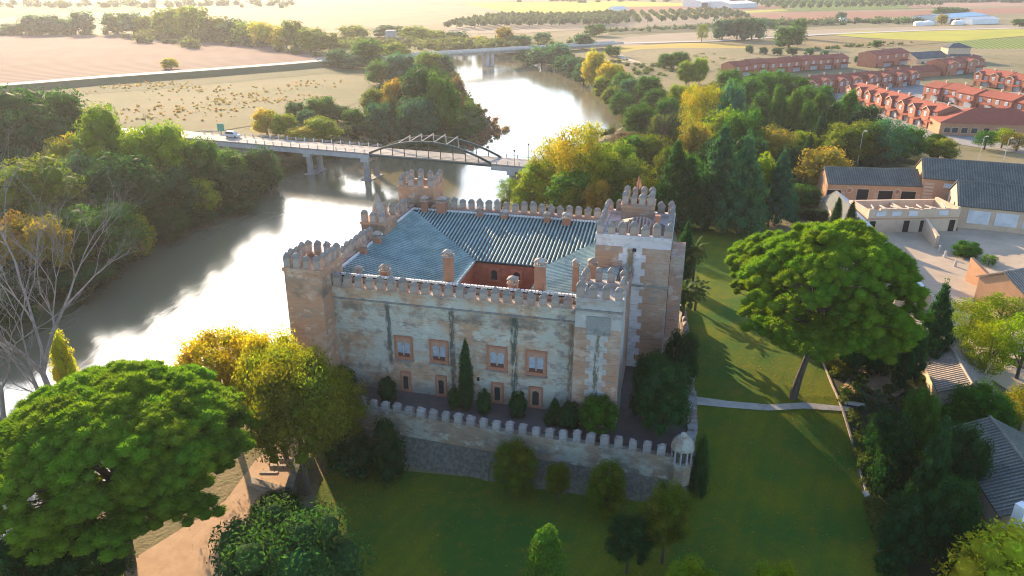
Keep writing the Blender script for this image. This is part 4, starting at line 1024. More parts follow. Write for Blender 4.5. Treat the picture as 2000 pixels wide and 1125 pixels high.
# farm buildings right
bA = building('carriage_house', 'long low tiled carriage house with dark doorways and round emblems', 'farm building', (75.92, 173.62, -1.50), (96.97, 171.06, -1.50), 9, 4.6, 2.6, -1.5, M['orange_render'], M['tile_barn'], M['tile_barn_rib'], .55,
         [('door', 1.6, 0, 3.2, 3.0), ('door', 8.2, 0, 2.6, 3.4), ('door', 13.4, 0, 3.2, 3.2), ('door', 18.6, 0, 3.2, 3.2)])
for x in (5.0, 16.0):
    MB().tube([(x, -.25, 3.1), (x, -.02, 3.1)], [.75, .8], 14).obj('emblem', M['cream'], bA); MB().tube([(x, -.3, 3.1), (x, -.252, 3.1)], [.45, .5], 12).obj('emblem_centre', M['housebrick'], bA)
for x in (3.8, 11.2, 16.1, 20.9):
    for z in (.1, .75, 1.4, 2.05): MB().box(x-.45, x+.45, -.12, -.003, z, z+.45).obj('stone', M['cream'], bA)
bB = building('long_barn', 'long brick barn with a dark tiled roof and a sunlit orange gable end', 'barn', (96.97, 171.06, -1.50), (125.38, 161.05, -1.50), 12, 6.6, 3.2, -1.5, M['orange_render'], M['tile_barn'], M['tile_barn_rib'], .55,
         [('panel', 6.5+i*5.2, 4.6, 3.6, .9) for i in range(6)])
for z in (.2, 1.0, 1.8, 2.6, 3.4, 4.2, 5.0): MB().box(.5, 2.6, -.12, -.003, z, z+.5).obj('stone', M['cream'], bB)
bC = building('storage_barn', 'tiled barn with a pale gable end and white painted bays facing the yard', 'barn', (96.28, 154.11, -1.50), (115.56, 146.71, -1.50), 13, 5.0, 3.6, -1.5, M['cream'], M['tile_barn'], M['tile_barn_rib'], .5,
         [('panel', 4.2+i*5.2, 1.3, 3.9, 2.7) for i in range(4)])
MB().box(-.06, .02, 4.0, 5.2, 2.6, 4.4).obj('window', M['dark_hole'], bC); MB().box(-.06, .02, 9.6, 10.6, 3.2, 4.3).obj('window', M['dark_hole'], bC)
# ruin
ru = empty('roofless_ruin', ((75.41, 150.33, -1.50)[0], (75.41, 150.33, -1.50)[1], -1.5), math.atan2((95.21, 151.35, -1.50)[1]-(75.41, 150.33, -1.50)[1], (95.21, 151.35, -1.50)[0]-(75.41, 150.33, -1.50)[0]))
tag(ru, 'roofless masonry building with doorways and broken wall tops beside the yard', 'ruin')
wr = (Vector((95.21, 151.35, -1.50))-Vector((75.41, 150.33, -1.50))).length
rw = MB(); x = 0
while x < wr-.01:
    x2 = min(wr, x+1.2); rw.box(x, x2, 0, .6, 0, 5.2+random.uniform(-.25, .25)); x = x2
rw.box(0, wr, 8.5, 9.1, 0, 4.6); rw.box(0, .6, .6, 8.5, 0, 4.8); rw.box(wr-.6, wr, .6, 8.5, 0, 5.2); rw.box(wr*.45, wr*.45+.5, .6, 8.5, 0, 4.2)
rw.obj('wall', M['cream'], ru)
MB().box(-.1, wr+.1, -.12, -.004, 3.0, 3.25).obj('string_course', M['orange_render'], ru)
for x in (1.2, 8.6, 12.2, 18.6): MB().box(x-.6, x+.6, -.08, .01, 0, 2.6).obj('doorway', M['dark_hole'], ru)
for x in (2.6, 6.0, 9.6, 16.2): MB().box(x-1.0, x+1.0, -.09, .01, 3.7, 4.7).obj('window_panel', M['whitewash'], ru)
for i in range(7):
    xx = 1+i*2.6; MB().bar((xx, .3, 5.3), (xx+random.uniform(-.6, .9), 2.6, 5.0+random.uniform(0, .6)), .22).obj('roof_beam', M['paleconcrete'], ru)
def plain_wall(label, A, B, h_, z0, m, th=.5, h2=None, name='yard_wall'):
    A, B = Vector(A), Vector(B); d = B-A; n = Vector((-d.y, d.x, 0)).normalized()*th; h2 = h2 or h_
    o = MB().hexa([(A.x, A.y, z0), (B.x, B.y, z0), (B.x+n.x, B.y+n.y, z0), (A.x+n.x, A.y+n.y, z0)], [(A.x, A.y, z0+h_), (B.x, B.y, z0+h2), (B.x+n.x, B.y+n.y, z0+h2), (A.x+n.x, A.y+n.y, z0+h_)]).obj(name, m)
    return tag(o, label, 'wall')
plain_wall('free-standing sunlit wall projecting from the ruin into the yard', (86.82, 149.33, -1.50), (85.23, 141.10, -1.50), 3.6, -1.5, M['cream'], .6, 2.6)
plain_wall('sloping orange wall stub between the bollards and the gabled shed', (81.78, 123.86, -1.50), (82.75, 118.30, -1.50), 4.5, -1.5, M['orange_render'], .6, 2.6)
plain_wall('low cream wall joining the orange stub to the gabled shed', (82.75, 118.30, -1.50), (86.14, 118.75, -1.50), 2.8, -1.5, M['cream'], .5)
building('gabled_shed', 'orange gabled shed at the right photo edge with a dark gateway', 'shed', (80.48, 106.84, -1.50), (96.26, 112.32, -1.50), 8, 4.6, 2.2, -1.5, M['orange_render'], M['tile_warm'], M['tile_warm_rib'], .5, [('door', 4.5, 0, 3.2, 3.2)])
def ridge_building(name, label, A, B, half, zr, ze, z0, wall, roof, rib, m2=None):  # m2: paler right-hand slope, sunlight put into its colour
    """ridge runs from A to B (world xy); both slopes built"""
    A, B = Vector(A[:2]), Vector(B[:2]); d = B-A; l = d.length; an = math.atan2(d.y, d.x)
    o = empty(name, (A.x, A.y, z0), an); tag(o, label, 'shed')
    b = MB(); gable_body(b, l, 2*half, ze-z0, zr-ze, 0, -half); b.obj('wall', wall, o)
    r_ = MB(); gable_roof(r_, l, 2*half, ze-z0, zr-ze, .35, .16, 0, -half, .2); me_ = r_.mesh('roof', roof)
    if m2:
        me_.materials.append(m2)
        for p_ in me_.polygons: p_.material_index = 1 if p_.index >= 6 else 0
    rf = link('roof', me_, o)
    if rib:
        rb = MB(); s = (zr-ze)/half
        for i in range(int(l/.5)):
            x = .1+i*.5
            for sy in (-1, 1): rb.bar((x, sy*(half+.35), ze-z0-.35*s+.22), (x, sy*.05, zr-z0+.2), .22, .13)
        t = rb.obj('tile_ridges', rib, rf); t['kind'] = 'stuff'
        MB().tube([(-.2, 0, zr-z0+.22), (l+.2, 0, zr-z0+.22)], [.18, .18], 6).obj('ridge_tiles', rib, rf)
    return o
ridge_building('white_roofed_shed', 'long low building whose right roof slope is coloured white for sunlight beside the yard', (75.43, 167.44, 2.80), (66.10, 111.78, 2.80), 2.7, 2.8, 1.0, -1.6, M['cream'], M['tile_barn'], None, M['whitewash'])  # white right slope paints the sun's shine on the roof
ridge_building('tiled_shed', 'long tiled shed with pale ridge along the garden, half under the fir', (62.89, 100.22, 2.20), (57.67, 80.84, 2.20), 3.3, 2.2, .7, -1.6, M['cream'], M['tile_warm'], M['tile_warm_rib'])
ridge_building('tiled_lodge', 'dark tiled lodge with a bright ridge in the lower right corner', (55.23, 72.90, 2.40), (52.64, 57.96, 2.40), 4.2, 2.4, .4, -2.2, M['cream'], M['tile_barn'], M['tile_barn_rib'])
chl = MB().box(-.5, .5, -.5, .5, 0, 3.2).obj('white_chimney', M['white'], loc=((49.25, 57.48, 0.00)[0], (49.25, 57.48, 0.00)[1], -.5), rz=.4); tag(chl, 'white rendered chimney block at the right photo edge', 'chimney')
# bollards in the yard
for i, (u, lb) in enumerate((((85.01, 138.73, -1.50), 'pale stone post in the yard nearest the ruin wall'), ((84.44, 135.57, -1.50), 'pale stone post in the middle of the yard edge'), ((83.75, 130.67, -1.50), 'pale stone post nearest the orange wall stub'))):
    o = MB().lathe([(.28, 0), (.24, 1.2), (.12, 1.4)], 8).obj('stone_post', M['paleconcrete'], loc=u); tag(o, lb, 'post', 'stone posts in the yard')
for i, (u, lb) in enumerate((((67.37, 101.95, -1.50), 'dark planting ring under the acacia by the fir'), ((67.03, 99.06, -1.50), 'dark planting ring left in the pale yard'), ((65.95, 93.67, -1.50), 'dark planting ring beside the tiled shed'), ((72.86, 97.43, -1.50), 'dark planting ring in the middle of the pale yard'), ((72.35, 92.77, -1.50), 'dark planting ring at the photo edge'))):
    o = MB().lathe([(1.5, 0), (1.45, .12), (1.2, .14), (1.1, .06)], 18).obj('planting_ring', M['soil'], loc=(u[0], u[1], gz(u[0], u[1])+.09)); tag(o, lb, 'planter', 'tree planting rings')
# kerb along the lawn, steps, bench slabs
kb = [(45.24, 98.08), (43.09, 86.69), (41.69, 76.65), (40.32, 67.11), (38.17, 57.62), (36.19, 50.66)]
kb = [Vector(p) for p in kb]; km = MB()
for i in range(len(kb)-1):
    k_ = max(1, int((kb[i+1]-kb[i]).length/1.5))
    for j in range(k_):
        p, q = kb[i].lerp(kb[i+1], (j+.02)/k_), kb[i].lerp(kb[i+1], (j+.98)/k_)
        km.bar((p.x, p.y, gz(p.x, p.y)+.12), (q.x, q.y, gz(q.x, q.y)+.12), .22, .3)
tag(km.obj('kerb', M['kerb']), 'thin stone kerb edging the lawn', kind='structure')
for (a, b, lb) in (((38.19, 60.64), (41.12, 60.49), 'concrete step slab at the lower end of the garden bed'), ((43.03, 82.60), (45.44, 82.00), 'stone bench slab at the end of the lawn path'), ((40.33, 68.87), (40.46, 67.46), 'small pale stone slab on the lawn kerb')):
    o = MB().bar((a[0], a[1], gz(*a)+.35), (b[0], b[1], gz(*b)+.35), .55, .3).obj('stone_slab', M['paleconcrete']); tag(o, lb, 'slab')
# stone steps and ramp wall at the sand path
rp = empty('retaining_wall', (0, 0, 0)); tag(rp, 'low rough stone wall with steps beside the sand path', 'wall')
a, b, c = (-31.01, 71.58), (-25.56, 69.35), (-25.99, 78.51)
MB().bar((a[0], a[1], -5.6), (b[0], b[1], -5.6), .9, 1.0).obj('wall', M['outer'], rp); MB().bar((b[0], b[1], -5.2), (c[0], c[1], -4.6), .9, 1.6).obj('wall', M['talus'], rp)
for i in range(4):
    q = Vector(a).lerp(Vector(c), .15+.17*i); MB().box(q.x-1.1, q.x+1.1, q.y-.2, q.y+.2, -6.1, -5.9+.16*i).obj('step', M['kerb'], rp)
# lamp posts near the barns
def mast(u, h, lb):
    o = empty('street_lamp', u); tag(o, lb, 'lamp post', 'tall lamp posts by the farm')
    MB().tube([(0, 0, 0), (0, 0, h), (.5, -.2, h+.25)], [.11, .07, .05], 6).obj('pole', M['paleconcrete'], o); MB().box(.3, 1.0, -.4, -.05, h+.2, h+.34).obj('lamp_head', M['white'], o)
mast((99.48, 210.74, -1.50), 9.5, 'tall grey lamp post with a white head behind the carriage house')
mast((137.36, 215.75, -1.50), 7, 'tall grey lamp post rising above the long barn roof')
mast((143.06, 213.22, -1.50), 7, 'second grey lamp post right of the one above the long barn')
# far buildings
building('warehouse', 'white warehouse with a dark door in the far fields', 'warehouse', (303.7, 1278.1, -5.0), (360.7, 1315.0, -5.0), 40, 9, 3, -5, M['whitewash'], M['white'], None, .6, [('door', 9, 0, 14, 7)])
building('warehouse', 'long low white warehouse right of the one with the dark door', 'warehouse', (342.2, 1243.1, -5.0), (394.5, 1278.1, -5.0), 40, 7, 3, -5, M['whitewash'], M['white'])
building('farm_shed', 'blue-roofed open farm shed among white tanks', 'shed', (491.4, 888.1, -5.0), (570.7, 944.2, -5.0), 40, 6, 2.5, -5, M['whitewash'], M['blue'], None, .6, [('door', 10+i*12, 0, 9, 4.5) for i in range(4)])
building('white_shed', 'white farm building at the right end of the farm sheds', 'shed', (509.3, 870.8, -5.0), (549.2, 888.1, -5.0), 15, 5, 2, -5, M['white'], M['whitewash'])
building('small_shed', 'small white shed beside the dark solitary tree', 'shed', (377.9, 906.1, -5.0), (384.9, 906.1, -5.0), 6, 3.5, 1.5, -5, M['white'], M['whitewash'])
building('farmhouse', 'tiny white farmhouse left of the far red strip', 'house', (141.6, 1093.2, -5.0), (161.2, 1106.5, -5.0), 14, 6, 3, -5, M['white'], M['whitewash'])
for i, (u, lb) in enumerate((((442.5, 854.2, -5.0), 'white tank at the left of the farm sheds'), ((456.2, 862.4, -5.0), 'second white tank at the farm sheds'), ((493.4, 870.8, -5.0), 'dome-shaped white tank in front of the blue-roofed shed'))):
    o = MB().lathe([(6, 0), (6, 3), (4.5, 4.2), (1, 4.8)], 12).obj('tank', M['white'], loc=(u[0], u[1], -5)); tag(o, lb, 'tank', 'white farm tanks')
tw = MB().box(-4, 4, -4, 4, 0, 10).obj('tower_house', M['concrete'], loc=(-99.4, 643.2, -5.0)); tag(tw, 'misty grey tower house among the trees near the far bridge', 'building')
for i, (u, lb) in enumerate((((186.3, 402.8, -4.0), 'blue awning left of the courtyard pergola'), ((196.2, 406.7, -4.0), 'blue awning right beside the tall pair of houses'))):
    o = empty('awning', u); tag(o, lb, 'awning', 'blue awnings behind the second row')
    MB().box(0, 11, 0, 7, 2.6, 2.8).obj('sheet', M['blue'], o)
    for x in (.2, 10.8):
        for y in (.2, 6.8): MB().box(x-.08, x+.08, y-.08, y+.08, 0, 2.6).obj('post', M['white'], o)

# ------------------------------------------------------------------ vegetation meshes
rng = np.random.default_rng(11)
def ico(sub=1):
    import bmesh
    bm = bmesh.new(); bmesh.ops.create_icosphere(bm, subdivisions=sub, radius=1)
    V = np.array([v.co[:] for v in bm.verts]); Fc = np.array([[v.index for v in f.verts] for f in bm.faces]); bm.free(); return V, Fc
ICO1, ICOF1 = ico(1)
ICO2, ICOF2 = ico(2)
def leaf_cloud(lobes, n, size, seed, core=.68, spread=.10, up=.0, asp=1.5, flatten=.6):
    """leaf quads over a set of ellipsoid lobes; returns verts, faces, tint"""
    r = np.random.default_rng(seed); Vs, Fs, Ts, Tr = [], [], [], []; off = 0
    area = np.array([l[1][0]*l[1][1] for l in lobes]); cnt = np.maximum(8, (n*area/area.sum()).astype(int))
    for (c, rad, tint), m in zip(lobes, cnt):
        d = r.normal(size=(m, 3)); d /= np.linalg.norm(d, axis=1)[:, None]
        d[:, 2] = np.where((d[:, 2] < -.35) & (r.random(m) < .6), -d[:, 2], d[:, 2])
        rr = 1 + r.normal(0, spread, m) - .5*spread
        wob = 1 + .12*np.sin(d[:, 0]*7+seed)*np.sin(d[:, 1]*6+c[0]*9)+.1*np.sin(d[:, 2]*8+c[1]*9)
        p = np.array(c) + d*np.array(rad)*(rr*wob)[:, None]
        nn = d*flatten + r.normal(size=(m, 3))*.55; nn[:, 2] += up; nn /= np.linalg.norm(nn, axis=1)[:, None]
        t = np.cross(nn, r.normal(size=(m, 3))); t /= np.linalg.norm(t, axis=1)[:, None]; b = np.cross(nn, t)
        s = size*r.uniform(.6, 1.35, m)[:, None]
        q = np.stack([p - t*s*asp, p - b*s*.62 + nn*s*.15, p + t*s*asp, p + b*s*.62 + nn*s*.15], 1).reshape(-1, 3)
        Vs.append(q); Fs.append(np.arange(4*m).reshape(-1, 4)+off); off += 4*m
        ti = np.array(tint)[None, :]*r.uniform(.72, 1.3, (m, 1))*np.stack([r.uniform(.85, 1.2, m), np.ones(m), r.uniform(.8, 1.1, m)], 1)
        Ts.append(np.repeat(ti, 4, 0))
        if core:
            w_ = 1 + .12*np.sin(ICO1[:, 0]*7+seed)*np.sin(ICO1[:, 1]*6+c[0]*9)
            Vs.append(np.array(c)+ICO1*np.array(rad)*core*w_[:, None]); Tr.append(ICOF1+off); off += len(ICO1); Ts.append(np.repeat(np.array(tint)[None, :]*.95, len(ICO1), 0))
    return np.concatenate(Vs), ([np.concatenate(Fs)] + ([np.concatenate(Tr)] if Tr else [])), np.concatenate(Ts)
def tint(r, a=.2): 
    k = r.uniform(1-a, 1+a); return (k*r.uniform(.85, 1.25), k, k*r.uniform(.8, 1.1))
def lobes_round(seed, n, z0=.08, rx=.36, big=.20):
    r = np.random.default_rng(seed); L_ = [((0, 0, (1+z0)/2), (.3, .3, (1-z0)/2*.75), tint(r))]
    for i in range(n):
        t = 2.399*i + r.uniform(-.4, .4); zc = (i+.5)/n; zz = z0 + .1 + (1-z0-.24)*zc
        prof = math.sqrt(max(.06, 1-((zc-.40)/.72)**2)); rr = rx*prof*r.uniform(.7, 1.1); s = big*r.uniform(.7, 1.2)
        L_.append(((rr*math.cos(t), rr*math.sin(t), zz), (s, s, s*.85), tint(r)))
    return L_
def lobes_tall(seed, n):
    r = np.random.default_rng(seed); L_ = [((0, 0, .52), (.26, .26, .38), tint(r))]
    for i in range(n):
        t = 2.399*i; zc = (i+.5)/n; zz = .14 + .78*zc; prof = (1-zc)**.55*.9+.12; rr = .30*prof*r.uniform(.7, 1.1); s = .19*(.55+.5*prof)*r.uniform(.8, 1.2)
        L_.append(((rr*math.cos(t), rr*math.sin(t), zz), (s, s, s*1.05), tint(r, .22)))
    return L_
def lobes_cone(seed, n):
    r = np.random.default_rng(seed); L_ = [((0, 0, .4), (.24, .24, .36), tint(r, .1)), ((0, 0, .72), (.12, .12, .26), tint(r, .1))]
    for i in range(n):
        t = 2.399*i; zc = ((i+.5)/n)**1.15; zz = .10 + .82*zc; rr = .42*(1-zc)**.8*r.uniform(.75, 1.1); s = .11*(.55+.7*(1-zc))*r.uniform(.8, 1.2)
        L_.append(((rr*math.cos(t), rr*math.sin(t), zz), (s*1.1, s*1.1, s*.6), tint(r, .15)))
    return L_
def lobes_airy(seed, n):
    r = np.random.default_rng(seed); L_ = []
    for i in range(n):
        t = 2.399*i + r.uniform(-.5, .5); zc = (i+.5)/n; zz = .24 + .68*zc; prof = math.sqrt(max(.05, 1-((zc-.35)/.75)**2)); rr = .40*prof*math.sqrt(r.uniform(.15, 1)); s = r.uniform(.075, .135)
        L_.append(((rr*math.cos(t), rr*math.sin(t), zz), (s*1.2, s*1.2, s*.75), tint(r, .25)))
    return L_
def lobes_airy_high(seed, n):
    return [((c[0]*1.05, c[1]*1.05, .42+(c[2]-.24)*.80), r_, t) for c, r_, t in lobes_airy(seed, n)]
def lobes_shrub(seed, n):
    r = np.random.default_rng(seed); L_ = [((0, 0, .35), (.36, .36, .42), tint(r))]
    for i in range(n):
        t = 2.399*i; rr = .38*math.sqrt((i+.5)/n); zz = .22 + .55*(1-(rr/.42)**2)*r.uniform(.6, 1.1); s = r.uniform(.12, .2)
        L_.append(((rr*math.cos(t), rr*math.sin(t), zz), (s, s, s*1.1), tint(r, .25)))
    return L_
def lobes_dome(seed):
    r = np.random.default_rng(seed); L_ = [((0, 0, .48), (.46, .46, .50), (1, 1, 1))]
    for i in range(14):
        t = 2.399*i; zc = (i+.5)/14; zz = .12+.8*zc; rr = .36*math.sqrt(max(.05, 1-((zc-.45)/.6)**2))
        L_.append(((rr*math.cos(t), rr*math.sin(t), zz), (.15, .15, .14), tint(r, .12)))
    return L_
def lobes_cyp(seed):
    r = np.random.default_rng(seed); L_ = []
    for i in range(16):
        zc = (i+.5)/16; prof = min(1, (zc+.12)*3.5)*(1-zc**2.6)**.7; s = .40*prof+.04
        L_.append(((r.uniform(-.04, .04), r.uniform(-.04, .04), .04+.9*zc), (s, s, .085), tint(r, .12)))
    return L_
def trunk_mesh(name, kind, seed, limbs=5):
    r = random.Random(seed); mb = MB()
    if kind in ('round', 'airy', 'tall'):
        mb.tube([(0, 0, -.03), (.01, 0, .2), (-.01, .01, .45), (0, 0, .75)], [.036, .028, .022, .008], 7)
        for i in range(limbs):
            t = 2*math.pi*i/limbs + r.uniform(-.3, .3); z = .22+.07*i
            rr = r.uniform(.2, .33)
            mb.tube([(0, 0, z), (rr*.45*math.cos(t), rr*.45*math.sin(t), z+.12), (rr*math.cos(t), rr*math.sin(t), z+.24+.1*r.random())], [.017, .012, .004], 5)
    else:
        mb.tube([(0, 0, -.03), (0, 0, .5), (0, 0, .85)], [.03, .02, .006], 6)
    return mb.mesh('trunk', M['bark'])
TM = {}
def add_kind(key, lobes, n, size, seed, tk, mat='leaf', stretch=1.0, **k):
    lobes = [((c[0], c[1], c[2]*stretch), (r_[0], r_[1], r_[2]*stretch), t) for c, r_, t in lobes]
    V, F_, T = leaf_cloud(lobes, n, size, seed, **k); V[:, 2] /= stretch
    TM.setdefault(key, []).append((mesh_np('crown', V, F_, M[mat], T), trunk_mesh('trunk', tk, seed) if tk else None))
for s in (1, 2, 3): add_kind('round', lobes_round(s, 22), 4200, .017, s, 'round')
for s in (21, 22): add_kind('round_hi', lobes_round(s, 34, big=.15), 15000, .0095, s, 'round')
for s in (4, 5): add_kind('tall', lobes_tall(s, 24), 4600, .015, s, 'tall')
for s in (6, 7): add_kind('conifer', lobes_cone(s, 60), 7000, .013, s, 'con', core=.7)
for s in (8, 9, 10): add_kind('airy', lobes_airy(s, 42), 6500, .013, s, 'airy', core=0, spread=.3)
for s in (24, 25): add_kind('airy_hi', lobes_airy_high(s, 80), 26000, .0085, s, 'airy', core=.5, spread=.25)
for s in (11, 12): add_kind('shrub', lobes_shrub(s, 20), 4000, .016, s, None)
for s in (13, 14): add_kind('dome', lobes_dome(s), 9000, .012, s, None, core=.94, spread=.04)
add_kind('cypress', lobes_cyp(15), 9000, .030, 15, 'con', core=.9, spread=.05, stretch=4.5)
def lobes_col(seed):
    r = np.random.default_rng(seed); L_ = []
    for i in range(30):
        zc = (i+.5)/30; prof = (1-max(0, zc-.62)**2*4.2)**.9; t = 2.399*i
        L_.append(((.10*prof*math.cos(t), .10*prof*math.sin(t), .03+.91*zc), (.37*prof, .37*prof, .06), tint(r, .10)))
    return L_
add_kind('column', lobes_col(16), 24000, .022, 16, None, core=.93, spread=.05, stretch=3.2)
add_kind('far', lobes_round(31, 16, big=.24), 900, .035, 31, 'round'); add_kind('far', lobes_round(32, 12, big=.24), 900, .035, 32, 'round')
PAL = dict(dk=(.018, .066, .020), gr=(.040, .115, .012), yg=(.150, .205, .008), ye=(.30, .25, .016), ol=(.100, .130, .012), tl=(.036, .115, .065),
           orr=(.24, .17, .024), rd=(.15, .095, .055), pg=(.055, .125, .018), gl=(.035, .080, .028), yo=(.150, .160, .014), bg=(.38, .36, .02), cb=(.085, .19, .022))  # bg raised so the shaded corner shrub carries sunlight in its colour
PAL['or'] = PAL['orr']
NAMES = dict(round=('leafy_tree', 'tree'), tall=('tall_tree', 'tree'), conifer=('conifer_tree', 'conifer'), airy=('feathery_tree', 'tree'), shrub=('shrub', 'shrub'), dome=('clipped_bush', 'bush'), cypress=('cypress_tree', 'cypress'))
